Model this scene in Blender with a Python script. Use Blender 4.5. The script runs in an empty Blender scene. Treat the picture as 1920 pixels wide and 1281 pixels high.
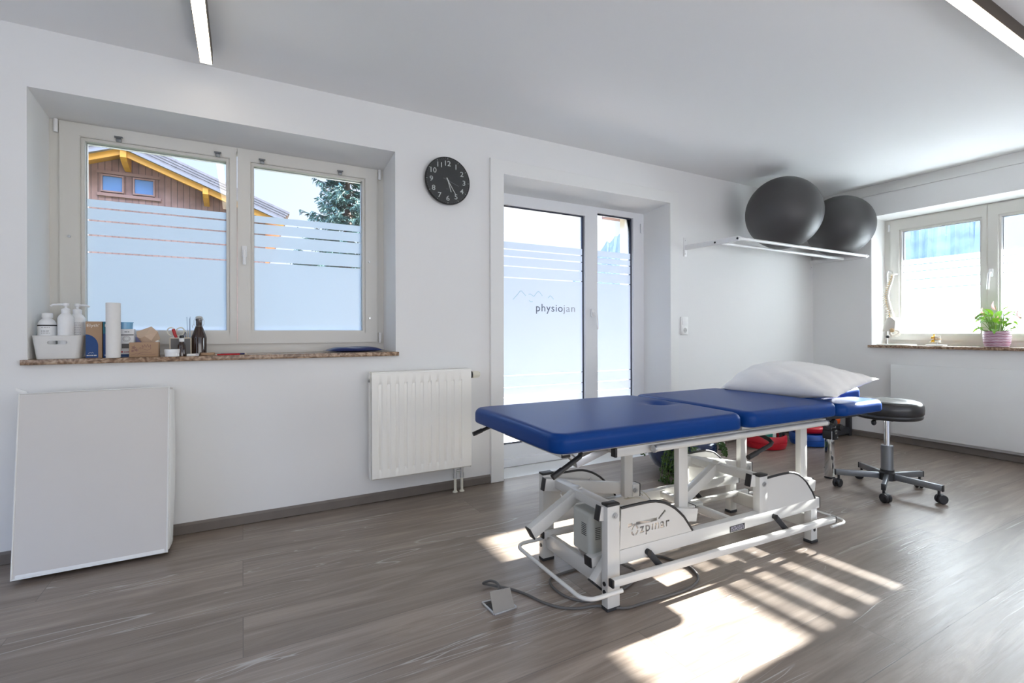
import bpy, bmesh, math, random
from mathutils import Vector, Matrix
from math import pi, sin, cos, radians, atan2, sqrt

random.seed(7)
scene = bpy.context.scene
COL = scene.collection
V = Vector

# ---------------------------------------------------------------- camera, sky, sun, exposure
YAW, ROLL, FPX, HORIZON = 0.50415, -0.002536, 916.3, 622.5
fwd = V((sin(YAW), cos(YAW), 0)); rgt = V((cos(YAW), -sin(YAW), 0)); upv = V((0, 0, 1))
r3 = rgt * cos(ROLL) + upv * sin(ROLL); u3 = upv * cos(ROLL) - rgt * sin(ROLL)
cam_data = bpy.data.cameras.new('camera')
cam_data.sensor_width = 36.0
cam_data.lens = FPX / 1920 * 36.0
cam_data.shift_y = -(640.5 - HORIZON) / 1920
cam_data.clip_start = 0.05; cam_data.clip_end = 2000
cam = bpy.data.objects.new('camera', cam_data); COL.objects.link(cam)
cam.matrix_world = Matrix(((r3.x, u3.x, -fwd.x, 0), (r3.y, u3.y, -fwd.y, 0), (r3.z, u3.z, -fwd.z, 1.0), (0, 0, 0, 1)))
scene.camera = cam

vs = scene.view_settings
vs.view_transform = 'Standard'; vs.look = 'None'; vs.gamma = 1.0; vs.use_curve_mapping = False
vs.exposure = 0.12
scene.cycles.use_denoising = True
scene.cycles.max_bounces = 10
scene.cycles.diffuse_bounces = 6
scene.cycles.transparent_max_bounces = 16
scene.cycles.caustics_reflective = False
scene.cycles.caustics_refractive = False
scene.cycles.sample_clamp_indirect = 60.0

SUN_TRAVEL = V((-4.44, -0.10, -1.93)).normalized()
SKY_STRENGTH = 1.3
SUN_STRENGTH = 64.0

world = bpy.data.worlds.new('sky'); scene.world = world
world.use_nodes = True
nt = world.node_tree; nt.nodes.clear()
wo = nt.nodes.new('ShaderNodeOutputWorld'); bg = nt.nodes.new('ShaderNodeBackground')
tc = nt.nodes.new('ShaderNodeTexCoord')
dot = nt.nodes.new('ShaderNodeVectorMath'); dot.operation = 'DOT_PRODUCT'
dot.inputs[1].default_value = (-SUN_TRAVEL.x, -SUN_TRAVEL.y, -SUN_TRAVEL.z)
mr = nt.nodes.new('ShaderNodeMapRange'); mr.interpolation_type = 'SMOOTHSTEP'
mr.inputs['From Min'].default_value = -0.35; mr.inputs['From Max'].default_value = 0.95
mixs = nt.nodes.new('ShaderNodeMix'); mixs.data_type = 'RGBA'
mixs.inputs['A'].default_value = (0.36, 0.57, 1.02, 1); mixs.inputs['B'].default_value = (1.02, 1.04, 1.08, 1)
sep = nt.nodes.new('ShaderNodeSeparateXYZ')
mz = nt.nodes.new('ShaderNodeMapRange'); mz.inputs['From Min'].default_value = 0.0; mz.inputs['From Max'].default_value = 0.45
mz.inputs['To Min'].default_value = 0.75; mz.inputs['To Max'].default_value = 0.0
mixh = nt.nodes.new('ShaderNodeMix'); mixh.data_type = 'RGBA'
mixh.inputs['B'].default_value = (0.90, 0.94, 1.0, 1)
L = nt.links
L.new(tc.outputs['Generated'], dot.inputs[0]); L.new(dot.outputs['Value'], mr.inputs['Value'])
L.new(mr.outputs['Result'], mixs.inputs['Factor'])
L.new(tc.outputs['Generated'], sep.inputs['Vector']); L.new(sep.outputs['Z'], mz.inputs['Value'])
L.new(mz.outputs['Result'], mixh.inputs['Factor']); L.new(mixs.outputs['Result'], mixh.inputs['A'])
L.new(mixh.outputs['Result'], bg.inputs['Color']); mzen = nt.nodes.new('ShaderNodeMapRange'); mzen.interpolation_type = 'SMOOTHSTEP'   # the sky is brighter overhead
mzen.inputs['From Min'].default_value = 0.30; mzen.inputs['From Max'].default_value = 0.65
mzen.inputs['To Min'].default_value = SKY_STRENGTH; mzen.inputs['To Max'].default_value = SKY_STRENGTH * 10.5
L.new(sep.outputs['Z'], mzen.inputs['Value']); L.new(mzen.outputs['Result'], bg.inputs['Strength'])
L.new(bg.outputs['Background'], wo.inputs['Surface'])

sd = bpy.data.lights.new('sun', 'SUN'); sd.energy = SUN_STRENGTH; sd.angle = radians(0.53); sd.color = (1.0, 0.985, 0.97)
sun = bpy.data.objects.new('sun', sd); COL.objects.link(sun)
sun.rotation_euler = SUN_TRAVEL.to_track_quat('-Z', 'Y').to_euler()
sun.location = (12, 2, 6)

def area(name, loc, direction, sx, sy, energy, color):
    d = bpy.data.lights.new(name, 'AREA'); d.shape = 'RECTANGLE'; d.size = sx; d.size_y = sy
    d.energy = energy; d.color = color
    o = bpy.data.objects.new(name, d); COL.objects.link(o); o.location = loc
    o.rotation_euler = V(direction).to_track_quat('-Z', 'Y').to_euler()
    return o
# added area lamps that fill the room from the unseen front and left walls
area('fill_front', (1.6, -2.12, 0.95), (0, 1, 0.9), 4.6, 1.1, 46.0, (1.0, 0.965, 0.92))
area('fill_side', (-2.52, 0.3, 1.4), (1, 0, 0), 2.4, 1.3, 6.0, (0.95, 0.97, 1.0))

# room dimensions (metres)
YB, XR, CEIL = 2.914, 5.154, 2.353
XL, YF = -2.6, -2.2

# ---------------------------------------------------------------- helpers
WORLD = {}
class MB:
    def __init__(s): s.bm = bmesh.new()
    def face_from(s, pts, faces):
        vs_ = [s.bm.verts.new(p) for p in pts]
        for f in faces:
            try: s.bm.faces.new([vs_[i] for i in f])
            except ValueError: pass
        return vs_
    def box(s, lo, hi, bev=0.0, seg=2, M=None):
        x0, y0, z0 = lo; x1, y1, z1 = hi
        pts = [V((x, y, z)) for x in (x0, x1) for y in (y0, y1) for z in (z0, z1)]
        if M: pts = [M @ p for p in pts]
        t = bmesh.new()
        v = [t.verts.new(p) for p in pts]
        for f in ((0, 1, 3, 2), (4, 6, 7, 5), (0, 4, 5, 1), (2, 3, 7, 6), (0, 2, 6, 4), (1, 5, 7, 3)): t.faces.new([v[i] for i in f])
        if bev > 0: bmesh.ops.bevel(t, geom=list(t.edges), offset=bev, segments=seg, affect='EDGES', profile=0.5)
        s.absorb(t); return s
    def absorb(s, t):
        me = bpy.data.meshes.new('tmp'); t.to_mesh(me); t.free(); s.bm.from_mesh(me); bpy.data.meshes.remove(me)
    def bar(s, p0, p1, w, h, up=(0, 0, 1), bev=0.002):
        """rectangular tube from p0 to p1, w across, h along up"""
        p0, p1 = V(p0), V(p1); d = (p1 - p0); l = d.length; d.normalize()
        u = V(up); u = (u - d * u.dot(d)).normalized(); x = d.cross(u)
        M = Matrix(((d.x, x.x, u.x, p0.x), (d.y, x.y, u.y, p0.y), (d.z, x.z, u.z, p0.z), (0, 0, 0, 1)))
        return s.box((0, -w / 2, -h / 2), (l, w / 2, h / 2), bev, 2, M)
    def cyl(s, p0, p1, r, n=20, r1=None, caps=True):
        p0, p1 = V(p0), V(p1); r1 = r if r1 is None else r1
        d = (p1 - p0).normalized(); a = d.orthogonal().normalized(); b = d.cross(a)
        A = [s.bm.verts.new(p0 + (a * cos(2 * pi * i / n) + b * sin(2 * pi * i / n)) * r) for i in range(n)]
        B = [s.bm.verts.new(p1 + (a * cos(2 * pi * i / n) + b * sin(2 * pi * i / n)) * r1) for i in range(n)]
        for i in range(n): s.bm.faces.new((A[i], A[(i + 1) % n], B[(i + 1) % n], B[i]))
        if caps: s.bm.faces.new(A[::-1]); s.bm.faces.new(B)
        return s
    def lathe(s, prof, c=(0, 0, 0), n=32, M=None, capb=True, capt=True):
        rings = []
        for r, z in prof:
            ring = []
            for i in range(n):
                p = V((r * cos(2 * pi * i / n), r * sin(2 * pi * i / n), z))
                p = (M @ p) if M else p + V(c)
                ring.append(s.bm.verts.new(p))
            rings.append(ring)
        for A, B in zip(rings, rings[1:]):
            for i in range(n): s.bm.faces.new((A[i], A[(i + 1) % n], B[(i + 1) % n], B[i]))
        if capb: s.bm.faces.new(rings[0][::-1])
        if capt: s.bm.faces.new(rings[-1])
        return s
    def tube(s, pts, r, n=10, closed=False, radii=None):
        pts = [V(p) for p in pts]; m = len(pts); rings = []
        prev = None
        for i, p in enumerate(pts):
            a = pts[(i - 1) % m] if (closed or i > 0) else p; b = pts[(i + 1) % m] if (closed or i < m - 1) else p
            t = (b - a).normalized()
            if prev is None: u = t.orthogonal().normalized()
            else:
                u = prev - t * prev.dot(t)
                u = u.normalized() if u.length > 1e-6 else t.orthogonal().normalized()
            prev = u; w = t.cross(u); rr = radii[i] if radii else r
            rings.append([s.bm.verts.new(p + (u * cos(2 * pi * k / n) + w * sin(2 * pi * k / n)) * rr) for k in range(n)])
        rng = range(m) if closed else range(m - 1)
        for i in rng:
            A, B = rings[i], rings[(i + 1) % m]
            for k in range(n): s.bm.faces.new((A[k], A[(k + 1) % n], B[(k + 1) % n], B[k]))
        if not closed: s.bm.faces.new(rings[0][::-1]); s.bm.faces.new(rings[-1])
        return s
    def prism(s, poly, f0, f1):
        """poly 2D points, f0/f1 map (u,v) to the two ends"""
        A = [s.bm.verts.new(f0(*p)) for p in poly]; B = [s.bm.verts.new(f1(*p)) for p in poly]; n = len(poly)
        for i in range(n): s.bm.faces.new((A[i], A[(i + 1) % n], B[(i + 1) % n], B[i]))
        s.bm.faces.new(A[::-1]); s.bm.faces.new(B)
        return s
    def sphere(s, c, r, nu=24, nv=14, sc=(1, 1, 1), M=None):
        t = bmesh.new(); bmesh.ops.create_uvsphere(t, u_segments=nu, v_segments=nv, radius=r)
        for v in t.verts:
            p = V((v.co.x * sc[0], v.co.y * sc[1], v.co.z * sc[2]))
            v.co = (M @ p if M else p) + V(c)
        s.absorb(t); return s
    def slab(s, cx, cy, hx, hy, z0, z1, rc, re, top=None, nc=10, nstr=14):
        """cushion: rounded rectangle outline, rounded top edge, top(x,y) adds height"""
        def outline(ins):
            a, b = hx - ins, hy - ins; r = max(rc - ins, 0.004); r = min(r, a, b); out = []
            cs = ((a - r, b - r, 0), (-a + r, b - r, pi / 2), (-a + r, -b + r, pi), (a - r, -b + r, 3 * pi / 2))
            for i, (x, y, a0) in enumerate(cs):
                for k in range(nc + 1):
                    t = a0 + pi / 2 * k / nc; out.append((x + r * cos(t), y + r * sin(t)))
                nx, ny, na = cs[(i + 1) % 4]
                p = out[-1]; q = (nx + r * cos(na), ny + r * sin(na))
                for k in range(1, nstr): out.append((p[0] + (q[0] - p[0]) * k / nstr, p[1] + (q[1] - p[1]) * k / nstr))
            return out
        rings = [(re * 0.5, z0)]
        for k in range(5): t = pi / 2 * k / 4; rings.append((re * 0.5 * (1 - sin(t)), z0 + re * 0.5 * (1 - cos(t))))
        for k in range(7): t = pi / 2 * k / 6; rings.append((re * (1 - cos(t)), z1 - re + re * sin(t)))
        m = min(hx, hy); k = re
        while k < m - 0.012:
            k += 0.012 if k < 0.1 else 0.02
            rings.append((min(k, m - 0.004), z1))
        vr = []
        for ins, z in rings:
            ring = []
            for x, y in outline(ins):
                zz = z
                if top and z > (z0 + z1) / 2: zz += top(x + cx, y + cy) * (z - (z0 + z1) / 2) / ((z1 - z0) / 2)
                ring.append(s.bm.verts.new((cx + x, cy + y, zz)))
            vr.append(ring)
        n = len(vr[0])
        for A, B in zip(vr, vr[1:]):
            for i in range(n): s.bm.faces.new((A[i], A[(i + 1) % n], B[(i + 1) % n], B[i]))
        s.bm.faces.new(vr[0][::-1]); s.bm.faces.new(vr[-1])
        return s
    def quad(s, *pts):
        s.bm.faces.new([s.bm.verts.new(p) for p in pts]); return s
    def xform(s, M):
        bmesh.ops.transform(s.bm, matrix=M, verts=list(s.bm.verts)); return s
    def build(s, name, mat, parent=None, local=False, origin=None, smooth=35, weld=False):
        if weld: bmesh.ops.remove_doubles(s.bm, verts=list(s.bm.verts), dist=1e-5)
        bmesh.ops.recalc_face_normals(s.bm, faces=list(s.bm.faces))
        if parent is not None and not local: s.xform(WORLD[parent.name].inverted())
        if parent is None and origin is not None: s.xform(Matrix.Translation(-V(origin)))
        me = bpy.data.meshes.new(name); s.bm.to_mesh(me); s.bm.free()
        me.materials.append(mat)
        if smooth:
            me.polygons.foreach_set('use_smooth', [True] * len(me.polygons))
            me.set_sharp_from_angle(angle=radians(smooth))
        o = bpy.data.objects.new(name, me); COL.objects.link(o)
        if parent is not None:
            o.parent = parent; WORLD[o.name] = WORLD[parent.name]
        else:
            if origin is not None: o.location = origin
            WORLD[o.name] = Matrix.Translation(V(origin)) if origin is not None else Matrix()
        return o

def tag(o, label, cat, group=None):
    o['label'] = label; o['category'] = cat
    if group: o['group'] = group
    return o
def thing(name, label, cat, loc=(0, 0, 0), rz=0.0, group=None):
    o = bpy.data.objects.new(name, None); COL.objects.link(o)
    o.empty_display_size = 0.05
    o.location = loc; o.rotation_euler = (0, 0, rz)
    WORLD[o.name] = Matrix.Translation(V(loc)) @ Matrix.Rotation(rz, 4, 'Z')
    return tag(o, label, cat, group)
def struct(o, kind='structure'):
    o['kind'] = kind; return o
def sthing(name, loc=(0, 0, 0)):
    o = bpy.data.objects.new(name, None); COL.objects.link(o); o.location = loc; o.empty_display_size = 0.05
    WORLD[o.name] = Matrix.Translation(V(loc)); o['kind'] = 'structure'; return o
def box(name, mat, lo, hi, parent=None, bev=0.0, **k): return MB().box(lo, hi, bev).build(name, mat, parent, **k)

def text_polys(body, size, extrude=0.0, spacing=1.0, offset=0.0, align='LEFT'):
    """mesh of a piece of lettering in the XY plane: (verts, faces)"""
    c = bpy.data.curves.new('lettering', 'FONT'); c.body = body; c.size = size; c.extrude = extrude
    c.space_character = spacing; c.offset = offset; c.align_x = align; c.resolution_u = 3
    o = bpy.data.objects.new('lettering', c); COL.objects.link(o)
    bpy.context.view_layer.update()
    dg = bpy.context.evaluated_depsgraph_get(); ev = o.evaluated_get(dg); me = ev.to_mesh()
    vs_ = [v.co.copy() for v in me.vertices]; fs = [tuple(p.vertices) for p in me.polygons]
    ev.to_mesh_clear(); bpy.data.objects.remove(o); bpy.data.curves.remove(c)
    return vs_, fs
def add_text(mb, body, size, origin, ux, uy, spacing=1.0, offset=0.0, align='LEFT', width=None):
    vs_, fs = text_polys(body, size, 0.0, spacing, offset, align)
    ux, uy, o = V(ux), V(uy), V(origin)
    sx = 1.0
    if width:
        w = max(v.x for v in vs_) - min(v.x for v in vs_); sx = width / w
    mb.face_from([o + ux * v.x * sx + uy * v.y for v in vs_], fs)
    return mb

# ---------------------------------------------------------------- materials
def nodes_of(m): return m.node_tree.nodes, m.node_tree.links
def mat(name, color, rough=0.5, metal=0.0, var=0.04, scale=30.0, bump=0.0, spec=0.5, coat=0.0, emit=None, estr=0.0, bscale=None):
    m = bpy.data.materials.new(name); m.use_nodes = True
    n, l = nodes_of(m); b = n['Principled BSDF']
    b.inputs['Roughness'].default_value = rough; b.inputs['Metallic'].default_value = metal
    b.inputs['Specular IOR Level'].default_value = spec
    if coat: b.inputs['Coat Weight'].default_value = coat; b.inputs['Coat Roughness'].default_value = 0.08
    t = n.new('ShaderNodeTexCoord'); nz = n.new('ShaderNodeTexNoise'); nz.inputs['Scale'].default_value = scale
    nz.inputs['Detail'].default_value = 3
    mx = n.new('ShaderNodeMix'); mx.data_type = 'RGBA'
    mx.inputs['A'].default_value = tuple(max(0, c * (1 - var)) for c in color[:3]) + (1,)
    mx.inputs['B'].default_value = tuple(min(1, c * (1 + var)) for c in color[:3]) + (1,)
    l.new(t.outputs['Object'], nz.inputs['Vector']); l.new(nz.outputs['Fac'], mx.inputs['Factor'])
    l.new(mx.outputs['Result'], b.inputs['Base Color'])
    if bump:
        bp = n.new('ShaderNodeBump'); bp.inputs['Strength'].default_value = bump; bp.inputs['Distance'].default_value = 0.004
        nb = n.new('ShaderNodeTexNoise'); nb.inputs['Scale'].default_value = bscale or scale * 3; nb.inputs['Detail'].default_value = 4
        l.new(t.outputs['Object'], nb.inputs['Vector']); l.new(nb.outputs['Fac'], bp.inputs['Height']); l.new(bp.outputs['Normal'], b.inputs['Normal'])
    if emit: b.inputs['Emission Color'].default_value = tuple(emit) + (1,); b.inputs['Emission Strength'].default_value = estr
    return m

M = {}
M['wall'] = mat('white_plaster', (0.80, 0.80, 0.79), 0.85, var=0.012, scale=2.0, bump=0.12, bscale=22, spec=0.2)
M['ceiling'] = mat('ceiling_paint', (0.86, 0.865, 0.865), 0.9, var=0.01, scale=1.5, spec=0.15)
M['trim'] = mat('trim_paint', (0.80, 0.80, 0.78), 0.55, var=0.01, scale=4)
M['frame_wood'] = mat('window_paint', (0.68, 0.665, 0.62), 0.38, var=0.015, scale=6)
M['frame_plastic'] = mat('white_window_plastic', (0.80, 0.81, 0.83), 0.3, var=0.01, scale=6)
M['gasket'] = mat('dark_gasket', (0.03, 0.035, 0.06), 0.5)
M['bead_white'] = mat('pale_spacer', (0.62, 0.64, 0.66), 0.5)
M['spacer'] = mat('aluminium_spacer', (0.25, 0.28, 0.36), 0.4, 0.6)
M['handle_white'] = mat('white_handle', (0.82, 0.82, 0.82), 0.35)
M['powder'] = mat('cream_powder_coat', (0.63, 0.62, 0.585), 0.32, var=0.012, scale=10, coat=0.2)
M['radiator'] = mat('radiator_enamel', (0.88, 0.87, 0.82), 0.35, var=0.01)
M['panel'] = mat('panel_radiator_enamel', (0.80, 0.81, 0.80), 0.3, var=0.02, scale=8)
M['black'] = mat('black_plastic', (0.012, 0.012, 0.013), 0.45)
M['rubber'] = mat('black_rubber', (0.02, 0.02, 0.022), 0.7)
M['chrome'] = mat('chrome', (0.78, 0.79, 0.8), 0.08, 1.0)
M['zinc'] = mat('zinc_bolt', (0.55, 0.56, 0.56), 0.3, 0.9)
M['alu'] = mat('satin_aluminium', (0.52, 0.53, 0.55), 0.32, 0.85)
M['grey_steel'] = mat('grey_lacquer_steel', (0.22, 0.23, 0.24), 0.35, 0.7)
M['steel_dark'] = mat('dark_grey_steel', (0.05, 0.053, 0.06), 0.5, 0.3)
M['vinyl'] = mat('blue_vinyl', (0.0015, 0.038, 0.19), 0.34, var=0.05, scale=14, bump=0.05, bscale=220, spec=0.14)
M['navy'] = mat('navy_foil', (0.01, 0.02, 0.10), 0.3, var=0.2, scale=20, bump=0.25, bscale=40)
M['cotton'] = mat('white_cotton', (0.78, 0.77, 0.75), 0.9, var=0.03, scale=12, bump=0.25, bscale=60, spec=0.2)
M['mat_cover'] = mat('pale_grey_vinyl', (0.66, 0.635, 0.605), 0.55, var=0.025, scale=5, bump=0.05, bscale=60)
M['mat_side'] = mat('lit_white_vinyl', (0.82, 0.82, 0.80), 0.5, var=0.02)  # lit mat sides: their brightness is put into a paler colour
M['white_plastic'] = mat('white_plastic', (0.80, 0.80, 0.78), 0.4)
M['cream_plastic'] = mat('cream_plastic', (0.70, 0.68, 0.58), 0.4)
M['grey_cable'] = mat('grey_cable', (0.10, 0.095, 0.09), 0.55)
M['grey_plate'] = mat('grey_plate', (0.33, 0.31, 0.28), 0.5)
M['ball'] = mat('anthracite_ball', (0.060, 0.058, 0.059), 0.46, var=0.12, scale=5, spec=0.5)
M['white_metal'] = mat('white_lacquer_steel', (0.80, 0.80, 0.80), 0.3)
M['bronze'] = mat('dark_bronze', (0.07, 0.05, 0.035), 0.45, 0.5)
M['led'] = mat('led_diffuser', (0.9, 0.85, 0.75), 0.5, emit=(1.0, 0.87, 0.68), estr=7.0)

def floor_material():
    m = bpy.data.materials.new('grey_oak_laminate'); m.use_nodes = True
    n, l = nodes_of(m); b = n['Principled BSDF']
    t = n.new('ShaderNodeTexCoord')
    br = n.new('ShaderNodeTexBrick'); br.offset = 0.37; br.offset_frequency = 2
    br.inputs['Scale'].default_value = 1.0; br.inputs['Brick Width'].default_value = 1.83; br.inputs['Row Height'].default_value = 0.245
    br.inputs['Mortar Size'].default_value = 0.0016; br.inputs['Mortar Smooth'].default_value = 0.3; br.inputs['Bias'].default_value = 0.0
    br.inputs['Color1'].default_value = (0.0, 0.0, 0.0, 1); br.inputs['Color2'].default_value = (1, 1, 1, 1); br.inputs['Mortar'].default_value = (0.5, 0.5, 0.5, 1)
    l.new(t.outputs['Object'], br.inputs['Vector'])
    # each plank shifts the grain
    add = n.new('ShaderNodeVectorMath'); add.operation = 'MULTIPLY_ADD'
    add.inputs[1].default_value = (7.0, 13.0, 3.0); l.new(br.outputs['Color'], add.inputs[0]); l.new(t.outputs['Object'], add.inputs[2])
    def grain(sx, sy, scale, detail, dist=0.0):
        mp = n.new('ShaderNodeMapping'); mp.inputs['Scale'].default_value = (sx, sy, 1)
        nz = n.new('ShaderNodeTexNoise'); nz.inputs['Scale'].default_value = scale; nz.inputs['Detail'].default_value = detail; nz.inputs['Distortion'].default_value = dist
        l.new(add.outputs['Vector'], mp.inputs['Vector']); l.new(mp.outputs['Vector'], nz.inputs['Vector']); return nz
    g1 = grain(0.7, 6.5, 2.6, 7, 1.2); g2 = grain(1.2, 38, 4.0, 5, 0.5); g3 = grain(0.5, 3.2, 2.2, 3, 0.8)
    r1 = n.new('ShaderNodeValToRGB'); e = r1.color_ramp.elements
    e[0].position = 0.25; e[0].color = (0.148, 0.112, 0.086, 1); e[1].position = 0.78; e[1].color = (0.335, 0.272, 0.220, 1)
    x = r1.color_ramp.elements.new(0.52); x.color = (0.225, 0.179, 0.143, 1)
    l.new(g1.outputs['Fac'], r1.inputs['Fac'])
    m1 = n.new('ShaderNodeMix'); m1.data_type = 'RGBA'; m1.blend_type = 'SOFT_LIGHT'; m1.inputs['Factor'].default_value = 0.32
    l.new(r1.outputs['Color'], m1.inputs['A']); l.new(g2.outputs['Fac'], m1.inputs['B'])
    hs = n.new('ShaderNodeHueSaturation'); mv = n.new('ShaderNodeMapRange'); mv.inputs['To Min'].default_value = 0.86; mv.inputs['To Max'].default_value = 1.12
    l.new(br.outputs['Color'], mv.inputs['Value']); l.new(mv.outputs['Result'], hs.inputs['Value']); l.new(m1.outputs['Result'], hs.inputs['Color'])
    # pale split lines along the grain
    def contour(src, mid, wid):
        s1 = n.new('ShaderNodeMath'); s1.operation = 'SUBTRACT'; s1.inputs[1].default_value = mid
        s2 = n.new('ShaderNodeMath'); s2.operation = 'ABSOLUTE'
        s3 = n.new('ShaderNodeMapRange'); s3.inputs['From Min'].default_value = wid; s3.inputs['From Max'].default_value = 0.0
        l.new(src.outputs['Fac'], s1.inputs[0]); l.new(s1.outputs[0], s2.inputs[0]); l.new(s2.outputs[0], s3.inputs['Value']); return s3
    ck = grain(0.22, 4.0, 2.0, 1.3, 0.7); c1 = contour(ck, 0.56, 0.0060)
    c2 = contour(grain(0.32, 4.6, 2.4, 2.0, 1.1), 0.42, 0.0065)
    mk = grain(0.7, 1.6, 1.7, 1); mm = n.new('ShaderNodeMapRange'); mm.inputs['From Min'].default_value = 0.49; mm.inputs['From Max'].default_value = 0.56
    l.new(mk.outputs['Fac'], mm.inputs['Value'])
    mxx = n.new('ShaderNodeMath'); mxx.operation = 'MAXIMUM'; l.new(c1.outputs['Result'], mxx.inputs[0]); l.new(c2.outputs['Result'], mxx.inputs[1])
    mul = n.new('ShaderNodeMath'); mul.operation = 'MULTIPLY'; l.new(mxx.outputs[0], mul.inputs[0]); l.new(mm.outputs['Result'], mul.inputs[1])
    mulb = n.new('ShaderNodeMath'); mulb.operation = 'MULTIPLY'; mulb.inputs[1].default_value = 1.0; l.new(mul.outputs[0], mulb.inputs[0])
    m2 = n.new('ShaderNodeMix'); m2.data_type = 'RGBA'; m2.inputs['B'].default_value = (0.42, 0.39, 0.36, 1)
    l.new(mulb.outputs[0], m2.inputs['Factor']); l.new(hs.outputs['Color'], m2.inputs['A'])
    # plank seams
    m3 = n.new('ShaderNodeMix'); m3.data_type = 'RGBA'; m3.inputs['B'].default_value = (0.07, 0.058, 0.05, 1)
    sm = n.new('ShaderNodeMath'); sm.operation = 'MULTIPLY'; sm.inputs[1].default_value = 0.65; l.new(br.outputs['Fac'], sm.inputs[0])
    l.new(sm.outputs[0], m3.inputs['Factor']); l.new(m2.outputs['Result'], m3.inputs['A'])
    l.new(m3.outputs['Result'], b.inputs['Base Color'])
    rr = n.new('ShaderNodeMapRange'); rr.inputs['To Min'].default_value = 0.28; rr.inputs['To Max'].default_value = 0.42
    l.new(g2.outputs['Fac'], rr.inputs['Value']); l.new(rr.outputs['Result'], b.inputs['Roughness'])
    b.inputs['Specular IOR Level'].default_value = 0.8
    bp = n.new('ShaderNodeBump'); bp.inputs['Strength'].default_value = 0.16; bp.inputs['Distance'].default_value = 0.003
    sb = n.new('ShaderNodeMath'); sb.operation = 'SUBTRACT'; l.new(g2.outputs['Fac'], sb.inputs[0]); l.new(mul.outputs[0], sb.inputs[1])
    l.new(sb.outputs[0], bp.inputs['Height']); l.new(bp.outputs['Normal'], b.inputs['Normal'])
    return m
M['floor'] = floor_material()

def granite_material():
    m = bpy.data.materials.new('brown_marble_sill'); m.use_nodes = True
    n, l = nodes_of(m); b = n['Principled BSDF']; t = n.new('ShaderNodeTexCoord')
    nz = n.new('ShaderNodeTexNoise'); nz.inputs['Scale'].default_value = 28; nz.inputs['Detail'].default_value = 6; nz.inputs['Distortion'].default_value = 1.8
    vo = n.new('ShaderNodeTexVoronoi'); vo.inputs['Scale'].default_value = 60
    r = n.new('ShaderNodeValToRGB'); e = r.color_ramp.elements
    e[0].position = 0.3; e[0].color = (0.11, 0.065, 0.038, 1); e[1].position = 0.72; e[1].color = (0.50, 0.37, 0.26, 1)
    x = e.new(0.5); x.color = (0.27, 0.17, 0.105, 1)
    mx = n.new('ShaderNodeMix'); mx.data_type = 'RGBA'; mx.blend_type = 'SOFT_LIGHT'; mx.inputs['Factor'].default_value = 0.5
    l.new(t.outputs['Object'], nz.inputs['Vector']); l.new(t.outputs['Object'], vo.inputs['Vector']); l.new(nz.outputs['Fac'], r.inputs['Fac'])
    l.new(r.outputs['Color'], mx.inputs['A']); l.new(vo.outputs['Distance'], mx.inputs['B']); l.new(mx.outputs['Result'], b.inputs['Base Color'])
    b.inputs['Roughness'].default_value = 0.22
    return m
M['granite'] = granite_material()

def glass_material():
    m = bpy.data.materials.new('window_glass'); m.use_nodes = True
    n, l = nodes_of(m); n.remove(n['Principled BSDF']); out = n['Material Output']
    tr = n.new('ShaderNodeBsdfTransparent'); tr.inputs['Color'].default_value = (0.97, 0.985, 0.98, 1)
    gl = n.new('ShaderNodeBsdfGlossy'); gl.inputs['Roughness'].default_value = 0.0
    fr = n.new('ShaderNodeFresnel'); fr.inputs['IOR'].default_value = 1.45
    mx = n.new('ShaderNodeMixShader'); l.new(fr.outputs['Fac'], mx.inputs['Fac']); l.new(tr.outputs[0], mx.inputs[1]); l.new(gl.outputs[0], mx.inputs[2])
    l.new(mx.outputs[0], out.inputs['Surface'])
    return m
M['glass'] = glass_material()

def film_material(name, color, forward):
    m = bpy.data.materials.new(name); m.use_nodes = True
    n, l = nodes_of(m); n.remove(n['Principled BSDF']); out = n['Material Output']
    nz = n.new('ShaderNodeTexNoise'); nz.inputs['Scale'].default_value = 3.0
    cr = n.new('ShaderNodeMix'); cr.data_type = 'RGBA'
    cr.inputs['A'].default_value = tuple(c * 0.985 for c in color) + (1,); cr.inputs['B'].default_value = tuple(color) + (1,)
    tcn = n.new('ShaderNodeTexCoord'); l.new(tcn.outputs['Object'], nz.inputs['Vector']); l.new(nz.outputs['Fac'], cr.inputs['Factor'])
    ts = n.new('ShaderNodeBsdfTranslucent'); l.new(cr.outputs['Result'], ts.inputs['Color'])
    rf = n.new('ShaderNodeBsdfRefraction'); rf.inputs['Roughness'].default_value = 0.65; rf.inputs['IOR'].default_value = 1.04
    l.new(cr.outputs['Result'], rf.inputs['Color'])
    df = n.new('ShaderNodeBsdfDiffuse'); l.new(cr.outputs['Result'], df.inputs['Color'])
    a = n.new('ShaderNodeMixShader'); a.inputs['Fac'].default_value = forward; l.new(ts.outputs[0], a.inputs[1]); l.new(rf.outputs[0], a.inputs[2])
    b_ = n.new('ShaderNodeMixShader'); b_.inputs['Fac'].default_value = 0.15; l.new(a.outputs[0], b_.inputs[1]); l.new(df.outputs[0], b_.inputs[2])
    l.new(b_.outputs[0], out.inputs['Surface'])
    return m
M['film'] = film_material('frosted_film', (0.82, 0.91, 1.0), 0.06)
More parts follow.
